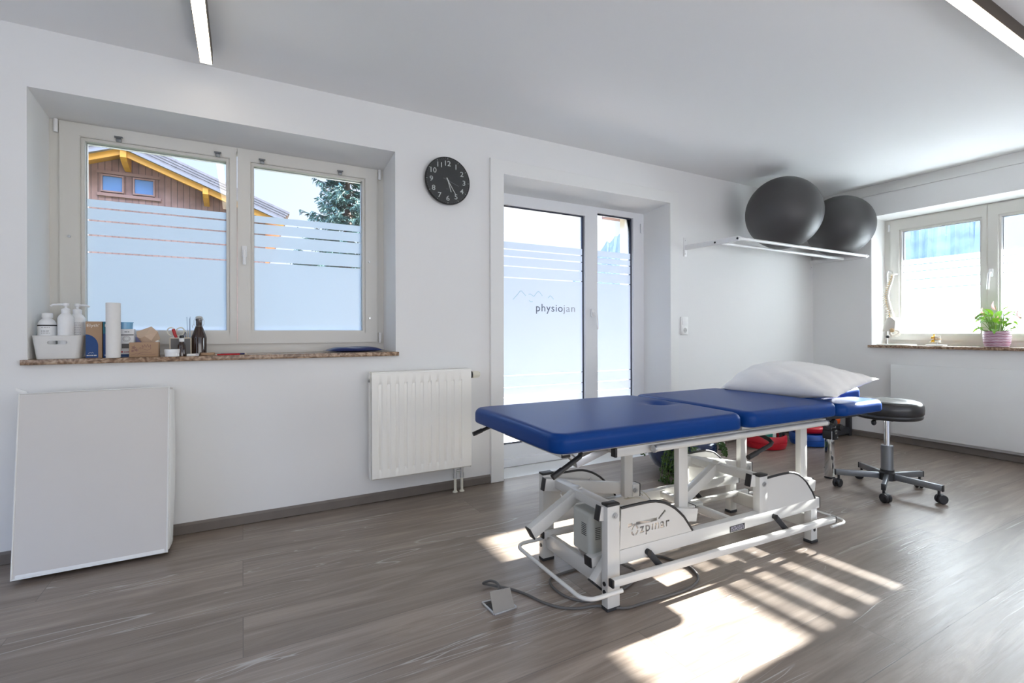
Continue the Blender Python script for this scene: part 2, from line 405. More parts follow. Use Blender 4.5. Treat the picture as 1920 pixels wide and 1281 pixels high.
# ---------------------------------------------------------------- room shell
TH = 0.446
def wall_mb(): return MB()
W1L, W1R, W1B, W1T = -0.829, 0.808, 0.858, 2.087
DL, DR, DT = 1.533, 3.09, 2.062
w = MB(); y0, y1 = YB, YB + TH
w.box((XL - 0.3, y0, -0.15), (W1L, y1, CEIL + 0.3))
w.box((W1L, y0, -0.15), (W1R, y1, W1B))
w.prism([(y0, W1T), (y0, CEIL + 0.3), (y1, CEIL + 0.3), (y1, 2.056), (3.2, 2.056)], lambda a, b: (W1L, a, b), lambda a, b: (W1R, a, b))
w.box((W1R, y0, -0.15), (DL, y1, CEIL + 0.3))
w.prism([(y0, DT), (y0, CEIL + 0.3), (y1, CEIL + 0.3), (y1, 2.03), (3.2, 2.03)], lambda a, b: (DL, a, b), lambda a, b: (DR, a, b))
w.box((DL, y0 + 0.02, -0.15), (DR, y1, -0.004))
w.box((DR, y0, -0.15), (XR + TH, y1, CEIL + 0.3))
struct(w.build('wall_back', M['wall'], smooth=0))

W2L, W2R, W2B, W2T = 2.378, 0.896, 0.845, 2.066
w = MB(); x0, x1 = XR, XR + TH
w.box((x0, W2L, -0.15), (x1, YB, CEIL + 0.3))
w.box((x0, W2R, -0.15), (x1, W2L, W2B))
w.prism([(x0, W2T), (x0, CEIL + 0.3), (x1, CEIL + 0.3), (x1, 2.05), (5.40, 2.05)], lambda a, b: (a, W2R, b), lambda a, b: (a, W2L, b))
w.box((x0, YF - 0.3, -0.15), (x1, W2R, CEIL + 0.3))
struct(w.build('wall_right', M['wall'], smooth=0))
# front wall (behind the camera) and left wall with their window openings
w = MB()
w.box((XL - 0.3, YF - 0.3, -0.15), (-0.8, YF, CEIL + 0.3)); w.box((4.0, YF - 0.3, -0.15), (XR, YF, CEIL + 0.3))
w.box((-0.8, YF - 0.3, -0.15), (4.0, YF, 0.5)); w.box((-0.8, YF - 0.3, 2.2), (4.0, YF, CEIL + 0.3))
struct(w.build('wall_front', M['wall'], smooth=0))
w = MB()
w.box((XL - 0.3, YF, -0.15), (XL, -1.0, CEIL + 0.3)); w.box((XL - 0.3, 1.6, -0.15), (XL, YB, CEIL + 0.3))
w.box((XL - 0.3, -1.0, -0.15), (XL, 1.6, 0.7)); w.box((XL - 0.3, -1.0, 2.1), (XL, 1.6, CEIL + 0.3))
struct(w.build('wall_left', M['wall'], smooth=0))
struct(box('floor', M['floor'], (XL, YF, -0.12), (XR, YB + 0.02, 0.0), smooth=0))
struct(box('ceiling', M['ceiling'], (XL, YF, CEIL), (XR, YB, CEIL + 0.12), smooth=0))
struct(box('trim_2', M['trim'], (XR - 0.012, YF, 2.264), (XR, YB, CEIL), bev=0.003))

def skirting(name, poly_f, lo, hi):
    m_ = MB().prism([(0, 0.003), (0.014, 0.003), (0.014, 0.045), (0.006, 0.055), (0, 0.055)], lambda a, b: poly_f(lo, a, b), lambda a, b: poly_f(hi, a, b))
    return m_
M['skirting'] = mat('skirting_laminate', (0.16, 0.138, 0.12), 0.45, var=0.2, scale=9)
sk = skirting('', lambda t, a, b: (t, YB - a, b), XL, 1.437)
for p in sk.bm.verts: pass
s2 = skirting('', lambda t, a, b: (t, YB - a, b), 3.18, XR); s2_me = bpy.data.meshes.new('tmp'); s2.bm.to_mesh(s2_me); sk.bm.from_mesh(s2_me)
struct(sk.build('baseboard_back', M['skirting'], smooth=0))
struct(skirting('', lambda t, a, b: (XR - a, t, b), YF, YB - 0.014).build('baseboard_right', M['skirting'], smooth=0))

# door casing
w = MB()
w.prism([(1.437, 0.0), (1.437, 2.154), (3.18, 2.154), (3.18, 0.0), (DR, 0.0), (DR, DT), (DL, DT), (DL, 0.0)], lambda a, b: (a, YB - 0.022, b), lambda a, b: (a, YB, b))
bmesh.ops.bevel(w.bm, geom=[e for e in w.bm.edges if all(v.co.y < YB - 0.01 for v in e.verts)], offset=0.003, segments=1, affect='EDGES')
struct(w.build('trim_1', M['trim'], smooth=0))

# ---------------------------------------------------------------- windows
class Plane:
    def __init__(s, kind, base): s.kind, s.base = kind, base
    def P(s, u, z, d): return V((u, s.base + d, z)) if s.kind == 'y' else V((s.base + d, u, z))
    def box(s, mb, u0, u1, z0, z1, d0, d1, bev=0.0):
        a, b = s.P(u0, z0, d0), s.P(u1, z1, d1)
        mb.box((min(a.x, b.x), min(a.y, b.y), min(a.z, b.z)), (max(a.x, b.x), max(a.y, b.y), max(a.z, b.z)), bev)
    def ring(s, mb, o, i, d0, d1, bev=0.0):
        """o, i = (u0,u1,z0,z1) outer and inner rectangle; mitred frame"""
        def rect(r, d): return [s.P(r[0], r[2], d), s.P(r[1], r[2], d), s.P(r[1], r[3], d), s.P(r[0], r[3], d)]
        t = bmesh.new()
        A, B, C_, D_ = [[t.verts.new(p) for p in rect(r, d)] for r, d in ((o, d0), (i, d0), (i, d1), (o, d1))]
        for k in range(4):
            j = (k + 1) % 4
            for X, Y in ((A, B), (B, C_), (C_, D_), (D_, A)): t.faces.new((X[k], X[j], Y[j], Y[k]))
        if bev:
            ed = [e for e in t.edges if abs((e.verts[0].co - e.verts[1].co).length) > 0.2 and all(v in A or v in B for v in e.verts)]
            bmesh.ops.bevel(t, geom=ed, offset=bev, segments=2, affect='EDGES')
        bmesh.ops.recalc_face_normals(t, faces=list(t.faces))
        mb.absorb(t)
def film_strips(pl, u0, u1, zb, zt, lines, d, gap=0.008):
    mb = MB(); edges = [zb]
    for z in sorted(lines): edges += [z - gap / 2, z + gap / 2]
    edges.append(zt)
    for a, b in zip(edges[0::2], edges[1::2]): mb.quad(pl.P(u0, a, d), pl.P(u1, a, d), pl.P(u1, b, d), pl.P(u0, b, d))
    return mb
def pane(pl, parent, g, d, spacer, zfilm, lines, zfb=None, film='film', gap=0.008):
    mb = MB(); e = 0.012
    pl.box(mb, g[0] - e, g[1] + e, g[2] - e, g[3] + e, d, d + 0.004)
    p = mb.build('glass_pane', M['glass'], parent, smooth=0)
    sp = MB(); pl.ring(sp, (g[0] - e, g[1] + e, g[2] - e, g[3] + e), (g[0] + 0.002, g[1] - 0.002, g[2] + 0.002, g[3] - 0.002), d + 0.005, d + 0.024)
    sp.build('glazing_spacer', M[spacer], parent, smooth=0)
    film_strips(pl, g[0] - e, g[1] + e, (zfb if zfb is not None else g[2] - e), zfilm, lines, d - 0.0008, gap).build('frosted_film', M[film], parent, smooth=0)
def sash(pl, win, o, g, mat_, spacer, zfilm, lines, film='film', gap=0.008):
    mb = MB(); bw = 0.016
    pl.ring(mb, o, (g[0] - bw, g[1] + bw, g[2] - bw, g[3] + bw), -0.016, 0.06, bev=0.003)
    s_ = mb.build('sash', M[mat_], win, smooth=0)
    bd = MB(); pl.ring(bd, (g[0] - bw, g[1] + bw, g[2] - bw, g[3] + bw), g, -0.004, 0.03, bev=0.003)
    pl.ring(bd, (g[0] - bw, g[1] + bw, g[2] - bw, g[3] + bw), g, 0.058, 0.066)
    bd.build('glazing_bead', M[mat_], s_, smooth=0)
    pane(pl, s_, g, 0.031, spacer, zfilm, lines, film=film, gap=gap)
    return s_
def lever_handle(pl, parent, u, zt, zb, du=0.0, mat_='handle_white', proj=0.045):
    h = MB(); pl.box(h, u - 0.014, u + 0.014, zt - 0.045, zt + 0.02, -0.026, -0.016, 0.004)
    h.build('handle_plate', M[mat_], parent)
    h = MB(); pts = [pl.P(u, zt - 0.012, -0.02), pl.P(u, zt - 0.012, -proj), pl.P(u + du * 0.3, zt - 0.022, -proj - 0.004), pl.P(u + du, zb, -proj - 0.002)]
    h.tube(pts, 0.0085, 12); h.build('handle_lever', M[mat_], parent)

# window over the left sill
win1 = sthing('window_1', (0, YB, W1B))
pl1 = Plane('y', 3.2)
m_ = MB(); pl1.ring(m_, (W1L - 0.01, W1R + 0.01, 0.88, 2.10), (-0.775, 0.75, 0.945, 2.03), 0.0, 0.075); m_.build('window_frame', M['frame_wood'], win1, smooth=0)
LN1 = (1.642, 1.577, 1.501, 1.414)
sL = sash(pl1, win1, (-0.79, -0.026, 0.935, 2.046), (-0.694, -0.078, 1.013, 1.969), 'frame_wood', 'bead_white', 1.685, LN1)
sR = sash(pl1, win1, (-0.0235, 0.766, 0.935, 2.046), (0.060, 0.673, 1.012, 1.966), 'frame_wood', 'bead_white', 1.685, LN1)
lever_handle(pl1, sR, 0.011, 1.475, 1.385)
for u, z in ((-0.802, 2.022), (0.781, 2.02), (0.781, 0.965), (-0.802, 0.965)):
    h = MB(); h.cyl(pl1.P(u, z - 0.032, -0.012), pl1.P(u, z + 0.032, -0.012), 0.009, 12); h.build('hinge', M['handle_white'], win1)
for u, z in ((-0.555, 1.995), (-0.118, 1.993), (0.102, 1.99), (0.535, 1.992)):
    h = MB(); pl1.box(h, u - 0.011, u + 0.011, z - 0.012, z + 0.012, -0.028, -0.016, 0.002)
    pl1.box(h, u - 0.017, u + 0.017, z + 0.010, z + 0.014, -0.032, -0.016)
    h.cyl(pl1.P(u - 0.016, z + 0.006, -0.034), pl1.P(u + 0.016, z + 0.006, -0.034), 0.0025, 8)
    h.build('blind_clip', M['grey_steel'], win1)
for u, z in ((-0.752, 1.48), (0.715, 1.09), (0.713, 1.45)):
    h = MB(); h.cyl(pl1.P(u, z, -0.016), pl1.P(u, z, -0.022), 0.007, 14); h.cyl(pl1.P(u, z, -0.022), pl1.P(u, z, -0.024), 0.003, 10); h.build('screw_cap', M['zinc'], win1)
box('windowsill', M['granite'], (-0.845, YB - 0.032, 0.860), (0.820, 3.215, 0.883), win1, bev=0.002)

# window over the right sill
win2 = sthing('window_2', (XR, 1.6, W2B))
pl2 = Plane('x', 5.40)
m_ = MB(); pl2.ring(m_, (W2R - 0.01, W2L + 0.01, 0.868, 2.09), (0.965, 2.31, 0.945, 2.025), 0.0, 0.075); m_.build('window_frame', M['frame_wood'], win2, smooth=0)
LN2 = (1.610, 1.548, 1.473, 1.388)
sA = sash(pl2, win2, (1.638, 2.328, 0.915, 2.04), (1.686, 2.238, 0.978, 1.930), 'frame_wood', 'bead_white', 1.660, LN2, gap=0.011)
sB = sash(pl2, win2, (0.946, 1.6355, 0.915, 2.04), (1.010, 1.553, 0.978, 1.930), 'frame_wood', 'bead_white', 1.660, LN2, gap=0.011)
lever_handle(pl2, sB, 1.612, 1.488, 1.34, du=0.012)
for z in (1.975, 0.98):
    h = MB(); h.cyl(pl2.P(2.338, z - 0.032, -0.012), pl2.P(2.338, z + 0.032, -0.012), 0.009, 12); h.build('hinge', M['handle_white'], win2)
box('windowsill', M['granite'], (XR - 0.044, 0.876, 0.846), (5.415, 2.392, 0.870), win2, bev=0.002)

# glazed terrace door
door = sthing('door_1', (2.3, YB, 0))
pl3 = Plane('y', 3.2)
G1 = (1.640, 2.449, 0.160, 1.946); G2 = (2.575, 2.968, 0.160, 1.982)
m_ = MB(); fr = (DL - 0.01, DR + 0.01, 0.055, 2.06); b_ = 0.0
pl3.box(m_, fr[0], G1[0], fr[2], fr[3], 0, 0.07); pl3.box(m_, G2[1], fr[1], fr[2], fr[3], 0, 0.07)
pl3.box(m_, G1[0], G1[1], fr[2], G1[2], 0, 0.07); pl3.box(m_, G2[0], G2[1], fr[2], G2[2], 0, 0.07)
pl3.box(m_, G1[0], G1[1], G1[3], fr[3], 0, 0.07); pl3.box(m_, G2[0], G2[1], G2[3], fr[3], 0, 0.07)
pl3.box(m_, G1[1], G2[0], fr[2], fr[3], 0, 0.07)
m_.build('door_frame', M['frame_plastic'], door, smooth=0, weld=True)
m_ = MB(); pl3.box(m_, DL, DR, 0.0, 0.058, -0.03, 0.1, 0.004); m_.build('threshold', M['frame_plastic'], door)
LND = (1.623, 1.569, 1.496, 1.410, 0.671, 0.583, 0.507, 0.439)
M['film_door'] = film_material('frosted_door_film', (0.76, 0.83, 0.92), 0.08)
for g in (G1, G2):
    pane(pl3, door, g, 0.03, 'gasket', 1.678, LND, zfb=0.37, film='film_door')
    gk = MB(); pl3.ring(gk, (g[0] - 0.002, g[1] + 0.002, g[2] - 0.002, g[3] + 0.002), (g[0] + 0.009, g[1] - 0.009, g[2] + 0.009, g[3] - 0.009), 0.022, 0.0285); gk.build('gasket', M['gasket'], door, smooth=0)
lever_handle(pl3, door, 2.508, 1.165, 1.02, du=0.02, proj=0.06)
for z in (0.25, 1.9):
    h = MB(); h.cyl(pl3.P(3.052, z - 0.04, -0.012), pl3.P(3.052, z + 0.04, -0.012), 0.010, 12); h.build('hinge', M['frame_plastic'], door)
# lettering on the door film
M['ink'] = mat('dark_lettering', (0.10, 0.13, 0.20), 0.6); M['ink_pale'] = mat('pale_lettering', (0.42, 0.45, 0.52), 0.6); M['ink_blue'] = mat('pale_blue_line', (0.42, 0.66, 0.74), 0.6)
yl = 3.2 + 0.029 - 0.003; sc_ = (yl - 0) / 3.13
def LP(x, z): return (x * sc_, yl, 1 + (z - 1) * sc_)
t_ = MB(); add_text(t_, 'physio', 0.082 * sc_, LP(1.929, 1.155), (1, 0, 0), (0, 0, 1), spacing=1.1, width=0.242 * sc_); t_.build('lettering', M['ink'], door, smooth=0)
t_ = MB(); add_text(t_, 'jan', 0.082 * sc_, LP(2.182, 1.155), (1, 0, 0), (0, 0, 1), spacing=1.1, width=0.112 * sc_); t_.build('lettering', M['ink_pale'], door, smooth=0)
def stroke(mb, pts, w):
    for (a, b), (c, d) in zip(pts, pts[1:]):
        dx, dz = c - a, d - b; l = sqrt(dx * dx + dz * dz); nx, nz = -dz / l * w, dx / l * w
        mb.quad(LP(a - nx, b - nz), LP(c - nx, d - nz), LP(c + nx, d + nz), LP(a + nx, b + nz))
t_ = MB()
for pts in ([(1.736, 1.238), (1.77, 1.272), (1.797, 1.302), (1.808, 1.303), (1.845, 1.268)], [(1.868, 1.280), (1.884, 1.284), (1.915, 1.265), (1.945, 1.300), (1.958, 1.305), (1.97, 1.296), (1.99, 1.272)],
            [(1.872, 1.236), (1.885, 1.225), (1.905, 1.226)], [(2.042, 1.258), (2.060, 1.276), (2.072, 1.270), (2.092, 1.250)]): stroke(t_, pts, 0.0022)
t_.build('logo_outline', M['ink_blue'], door, smooth=0)

# ---------------------------------------------------------------- outdoors
M['paver'] = mat('pale_paver', (0.55, 0.47, 0.40), 0.8, var=0.12, scale=3)
def paver_mat():
    m = M['paver']; n, l = nodes_of(m); b = n['Principled BSDF']; t = n.new('ShaderNodeTexCoord'); br = n.new('ShaderNodeTexBrick')
    br.inputs['Scale'].default_value = 1; br.inputs['Brick Width'].default_value = 0.3; br.inputs['Row Height'].default_value = 0.15; br.inputs['Mortar Size'].default_value = 0.006
    br.inputs['Color1'].default_value = (0.36, 0.30, 0.25, 1); br.inputs['Color2'].default_value = (0.42, 0.36, 0.31, 1); br.inputs['Mortar'].default_value = (0.16, 0.10, 0.07, 1)
    l.new(t.outputs['Object'], br.inputs['Vector']); l.new(br.outputs['Color'], b.inputs['Base Color'])
paver_mat()
M['grass'] = mat('lawn', (0.028, 0.042, 0.022), 0.9, var=0.35, scale=2.0)
struct(box('ground', M['grass'], (-60, YB + TH, -0.35), (60, 60, -0.14), smooth=0))
struct(box('terrace', M['paver'], (0.9, YB + TH, -0.3), (9, YB + 4.5, -0.06), smooth=0))

def siding_mat():
    m = bpy.data.materials.new('brown_board_siding'); m.use_nodes = True
    n, l = nodes_of(m); b = n['Principled BSDF']; t = n.new('ShaderNodeTexCoord'); mp = n.new('ShaderNodeMapping')
    mp.inputs['Rotation'].default_value = (radians(90), 0, 0)
    br = n.new('ShaderNodeTexBrick'); br.offset = 0; br.inputs['Scale'].default_value = 1; br.inputs['Brick Width'].default_value = 0.118; br.inputs['Row Height'].default_value = 40
    br.inputs['Mortar Size'].default_value = 0.006; br.inputs['Color1'].default_value = (0.20, 0.105, 0.085, 1); br.inputs['Color2'].default_value = (0.27, 0.15, 0.12, 1); br.inputs['Mortar'].default_value = (0.07, 0.035, 0.03, 1)
    l.new(t.outputs['Object'], mp.inputs['Vector']); l.new(mp.outputs['Vector'], br.inputs['Vector'])
    nz = n.new('ShaderNodeTexNoise'); nz.inputs['Scale'].default_value = 6; l.new(t.outputs['Object'], nz.inputs['Vector'])
    mx = n.new('ShaderNodeMix'); mx.data_type = 'RGBA'; mx.blend_type = 'SOFT_LIGHT'; mx.inputs['Factor'].default_value = 0.5
    l.new(br.outputs['Color'], mx.inputs['A']); l.new(nz.outputs['Fac'], mx.inputs['B']); l.new(mx.outputs['Result'], b.inputs['Base Color'])
    b.inputs['Roughness'].default_value = 0.7; return m
M['siding'] = siding_mat()
M['siding_trim'] = mat('brown_trim_board', (0.26, 0.145, 0.12), 0.7, var=0.15, scale=5)
M['larch'] = mat('orange_larch', (0.56, 0.25, 0.02), 0.5, var=0.18, scale=5)
def shingle_mat():
    m = mat('grey_shingle', (0.20, 0.18, 0.19), 0.8, var=0.4, scale=7); n, l = nodes_of(m)
    return m
M['shingle'] = shingle_mat(); M['flashing'] = mat('grey_flashing', (0.20, 0.195, 0.22), 0.5, var=0.1)
M['pane_blue'] = mat('reflecting_pane', (0.10, 0.20, 0.40), 0.12, var=0.3, scale=2.2, spec=0.8)
AX, AZ = -2.24, 4.76        # ridge, underside, at y = 13
ch = thing('chalet', 'brown timber chalet gable with orange eaves seen through the left window', 'house', (AX, 13.5, -0.15))
sl = 0.395
def roofz(x, y): return AZ - abs(x - AX) * sl
w = MB(); w.prism([(-8, -0.15), (-8, roofz(-8, 14) + 0.12), (AX, AZ + 0.12), (0.5, roofz(0.5, 14) + 0.12), (0.5, -0.15)], lambda a, b: (a, 13.5, b), lambda a, b: (a, 26, b)); w.build('gable_wall', M['siding'], ch, smooth=0)
def slope_layer(name, mat_, z0, z1, yf, side, lo, hi, y1=26):
    mb = MB(); xa, xb = AX + side * lo, AX + side * hi
    mb.prism([(xa, roofz(xa, 0) + z0), (xb, roofz(xb, 0) + z0), (xb, roofz(xb, 0) + z1), (xa, roofz(xa, 0) + z1)], lambda a, b: (a, yf, b), lambda a, b: (a, y1, b))
    return mb.build(name, mat_, ch, smooth=0)
for s_, hi in ((1, 3.12), (-1, 5.6)):
    slope_layer('bargeboard', M['larch'], 0.0, 0.13, 13.0, s_, 0, hi, 13.06)
    slope_layer('soffit', M['larch'], 0.09, 0.13, 13.06, s_, 0, hi)
    slope_layer('roof_edge', M['flashing'], 0.13, 0.19, 12.9, s_, 0, hi)
    for k in range(4): slope_layer('shingle_course', M['shingle'], 0.19 + 0.055 * k, 0.243 + 0.055 * k, 12.9 - 0.012 * k, s_, 0, hi + 0.04 * k)
for x in (AX + 0.05, AX + 1.52, AX - 1.6):
    z = roofz(x, 0); w = MB(); w.prism([(12.95, z + 0.10), (12.95, z - 0.04), (13.05, z - 0.10), (13.25, z - 0.16), (13.5, z - 0.20), (13.5, z + 0.10)], lambda a, b: (x - 0.055, a, b), lambda a, b: (x + 0.055, a, b)); w.build('purlin', M['larch'], ch, smooth=0)
for x0_, x1_ in ((-2.629, -2.291), (-2.075, -1.740)):
    mb = MB(); Plane('y', 13.44).ring(mb, (x0_ - 0.03, x1_ + 0.03, 4.047, 4.423), (x0_, x1_, 4.076, 4.391), 0.0, 0.08)
    f_ = mb.build('window_casing', M['siding_trim'], ch, smooth=0)
    box('reflecting_pane', M['pane_blue'], (x0_ - 0.01, 13.485, 4.066), (x1_ + 0.01, 13.499, 4.404), f_, smooth=0)
for z0_, x0_, x1_ in ((4.443, -2.72, -1.62), (3.960, -2.72, -1.60)): box('trim_board', M['siding_trim'], (x0_, 13.45, z0_), (x1_, 13.5, z0_ + 0.065), ch, smooth=0)

# conifer
tr = thing('conifer', 'tall blue green conifer beyond the right sash of the left window', 'tree', (5.1, 28, -0.15))
M['bark'] = mat('dark_bark', (0.06, 0.04, 0.03), 0.9, var=0.4, scale=8)
M['needles'] = mat('blue_green_needles', (0.05, 0.11, 0.095), 0.75, var=0.5, scale=1.5)
MB().tube([(5.1, 28, -0.15), (5.12, 28, 4), (5.1, 28, 8), (5.12, 28, 13.5)], 0.2, 10, radii=[0.30, 0.25, 0.16, 0.03]).build('trunk', M['bark'], tr)
rnd = random.Random(3); nb = MB(); bb = MB()
z = 4.8
while z < 13.2:
    rad = 2.65 * (13.8 - z) / 8.0 + 0.2
    for k in range(11):
        a = rnd.uniform(0, 2 * pi); ln = rad * rnd.uniform(0.7, 1.1); d = V((cos(a), sin(a), 0)); side = V((-sin(a), cos(a), 0))
        p0 = V((5.1, 28, z + rnd.uniform(-0.25, 0.25)))
        pts = [p0 + d * ln * t + V((0, 0, -0.55 * sin(t * pi * 0.75) * ln * 0.35 + 0.10 * t * t * ln)) for t in (0, .25, .5, .75, 1)]
        bb.tube(pts, 0.03, 4, radii=[0.045, 0.035, 0.028, 0.018, 0.008])
        for i in range(int(22 * ln) + 8):
            t = rnd.uniform(0.15, 1.0); j = min(3, int(t * 4)); q = pts[j].lerp(pts[j + 1], t * 4 - j)
            sg = rnd.choice((-1, 1)); ll = (0.20 + 0.42 * (1 - t)) * rnd.uniform(0.6, 1.2)
            e = q + side * sg * ll * 0.75 + d * ll * 0.6 + V((0, 0, rnd.uniform(-0.22, 0.02)))
            ww = V((rnd.uniform(-1, 1), rnd.uniform(-1, 1), rnd.uniform(0.2, 1))).normalized() * 0.045
            nb.quad(q - ww, q + ww, e + ww * 0.5, e - ww * 0.5)
            for h in range(2):
                m0 = q.lerp(e, rnd.uniform(0.3, 0.8)); e2 = m0 + (e - q) * 0.35 + side * -sg * 0.10 + V((0, 0, rnd.uniform(-0.16, 0.05)))
                nb.quad(m0 - ww * 0.7, m0 + ww * 0.7, e2 + ww * 0.3, e2 - ww * 0.3)
    z += 0.42
bb.build('branches', M['bark'], tr)['kind'] = 'stuff'
nb.build('foliage', M['needles'], tr, smooth=0)['kind'] = 'stuff'

# wooded mountain to the right
M['forest'] = mat('haze_tinted_forest', (0.12, 0.16, 0.24), 0.9, var=0.5, scale=0.09, spec=0.1)  # distance haze is put into the blue base colour
rnd = random.Random(5); mb = MB(); prof = [(36, 6.0), (38.0, 8.0), (38.8, 9.1), (40, 10.2), (42, 11.7), (48, 13.4), (55, 14.5), (65, 15.2), (75, 15.0), (95, 14.5), (120, 13)]
def elev(a):
    for (a0, e0), (a1, e1) in zip(prof, prof[1:]):
        if a0 <= a <= a1: return e0 + (e1 - e0) * (a - a0) / (a1 - a0)
    return 3
az = 36.0; cols = []
while az < 118:
    e = elev(az) + rnd.uniform(-0.25, 0.25) + (0.3 if rnd.random() < 0.3 else 0); d0 = 420
    x_, y_ = sin(radians(az)), cos(radians(az))
    cols.append([(x_ * d0 * f, y_ * d0 * f, max(-4, d0 * math.tan(radians(e)) * g * (1 + (rnd.uniform(-0.03, 0.03) if g < 1 else 0)))) for f, g in ((0.55, -0.1), (0.7, 0.35), (0.85, 0.7), (1.0, 1.0), (1.2, 1.0))])
    az += 0.3
vv = [[mb.bm.verts.new(p) for p in c] for c in cols]
for A, B in zip(vv, vv[1:]):
    for k in range(4): mb.bm.faces.new((A[k], B[k], B[k + 1], A[k + 1]))
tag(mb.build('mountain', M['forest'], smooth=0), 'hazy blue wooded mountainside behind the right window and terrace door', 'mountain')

# pale house beyond the right window's second sash
hs = thing('neighbour_house', 'pale grey house wall beyond second sash of the right window', 'house', (27, 6.2, -0.15))
M['render_grey'] = mat('pale_render', (0.50, 0.53, 0.56), 0.9, var=0.03)
w = MB(); w.box((25, 2.0, -0.15), (34, 7.62, 8.2)); w.build('house_wall', M['render_grey'], hs, smooth=0)
w = MB(); w.prism([(1.4, 8.15), (8.1, 8.15), (4.8, 9.2)], lambda a, b: (24.5, a, b), lambda a, b: (34.5, a, b)); w.build('house_roof', M['shingle'], hs, smooth=0)
# cream post and eave corner outside the door's narrow pane
ps = thing('porch_post', 'cream porch post with small brown eave outside the narrow door pane', 'post', (4.75, 5.2, -0.06))
M['cream_render'] = mat('cream_render', (0.80, 0.72, 0.52), 0.85, var=0.04)
box('post', M['cream_render'], (4.625, 5.15, -0.06), (4.725, 5.25, 2.60), ps, smooth=0)
box('eave', M['siding_trim'], (4.42, 5.05, 2.58), (5.6, 5.4, 2.66), ps, bev=0.01)
# ---------------------------------------------------------------- treatment table (own axes: x along the table, y towards the back wall)
tb = thing('treatment_table', 'blue padded treatment table on a white steel lifting frame', 'treatment table', (1.135, 1.358, 0), radians(-1.2))
def part(mb, name, m, **k): return mb.build(name, M[m], tb, local=True, **k)
CZ0, CZ1 = 0.613, 0.676
def gauss(x, y, cx, cy, sx, sy, h): return -h * math.exp(-((x - cx) / sx) ** 2 - ((y - cy) / sy) ** 2)
m_ = MB(); m_.slab(0.161, 0.232, 0.443, 0.340, CZ0, CZ1, 0.055, 0.026, top=lambda x, y: gauss(x, y, 0.505, 0.262, 0.050, 0.042, 0.030) + 0.004 * cos((y - 0.232) * 4.2)); part(m_, 'leg_cushion', 'vinyl', smooth=60)
m_ = MB(); m_.slab(0.932, 0.232, 0.308, 0.340, CZ0, CZ1, 0.045, 0.026, top=lambda x, y: 0.004 * cos((y - 0.232) * 4.2)); part(m_, 'seat_cushion', 'vinyl', smooth=60)
for yc in (-0.028, 0.492):
    m_ = MB(); m_.slab(1.440, yc, 0.187, 0.085, CZ0 - 0.006, CZ1 - 0.012, 0.05, 0.026); part(m_, 'arm_pad', 'vinyl', smooth=60)
m_ = MB(); m_.slab(0, 0, 0.262, 0.168, -0.03, 0.03, 0.05, 0.024, top=lambda x, y: gauss(x, y, 0.06, 0, 0.07, 0.05, 0.03))
m_.xform(Matrix.Translation((1.518, 0.232, 0.661)) @ Matrix.Rotation(radians(-2.5), 4, 'Y')); part(m_, 'head_cushion', 'vinyl', smooth=60)
# cushion boards
for x0_, x1_ in ((-0.22, 0.58), (0.66, 1.22)): m_ = MB(); m_.box((x0_, -0.045, 0.595), (x1_, 0.51, 0.6135), 0.003); part(m_, 'cushion_board', 'powder')
# upper frame
for y in (-0.028, 0.492):
    m_ = MB(); m_.box((0.012, y - 0.012, 0.560), (1.255, y + 0.012, 0.592), 0.003); r_ = part(m_, 'side_rail', 'powder')
    for x, d in ((0.0125, -1), (1.2545, 1)):
        e = MB(); e.box((min(x, x + d * 0.010), y - 0.0125, 0.5595), (max(x, x + d * 0.010), y + 0.0125, 0.5925), 0.002); e.build('end_cap', M['black'], r_, local=True)
for y in (-0.062, 0.526):
    m_ = MB(); m_.cyl((0.165, y, 0.578), (1.215, y, 0.578), 0.0115, 18); r_ = part(m_, 'accessory_bar', 'powder')
    for x in (0.22, 0.70, 1.17):
        e = MB(); e.bar((x, y, 0.578), (x, y + (0.03 if y < 0.2 else -0.03), 0.578), 0.02, 0.012); e.build('bar_bracket', M['black'], r_, local=True)
    for x in (0.158, 1.214):
        e = MB(); e.cyl((x, y, 0.578), (x + 0.008, y, 0.578), 0.0135, 18); e.build('bar_cap', M['zinc'], r_, local=True)
for x in (0.06, 0.42, 0.66, 1.21): m_ = MB(); m_.bar((x, -0.02, 0.572), (x, 0.485, 0.572), 0.04, 0.03); part(m_, 'cross_tube', 'powder')
YN, YR = 0.058, 0.385      # inner planes of the moving frame
for y in (YN, YR):
    for x in (0.397, 1.197):
        m_ = MB(); m_.box((x, y - 0.014, 0.235), (x + 0.05, y + 0.014, 0.572), 0.003); p_ = part(m_, 'lift_post', 'powder')
        f_ = MB(); s_ = 1 if y == YN else -1
        f_.box((x + 0.045, y - 0.018, 0.232), (x + 0.088, y + 0.018, 0.288), 0.003); f_.build('pivot_bracket', M['powder'], p_, local=True)
        f_ = MB(); f_.box((x + 0.0865, y - 0.0185, 0.231), (x + 0.0905, y + 0.0185, 0.289)); f_.build('bracket_cap', M['black'], p_, local=True)
        f_ = MB(); f_.cyl((x + 0.058, y - 0.027, 0.262), (x + 0.058, y - 0.015, 0.262), 0.011, 16); f_.cyl((x + 0.058, y - 0.030, 0.262), (x + 0.058, y - 0.026, 0.262), 0.007, 6); f_.build('pivot_bolt', M['zinc'], p_, local=True)
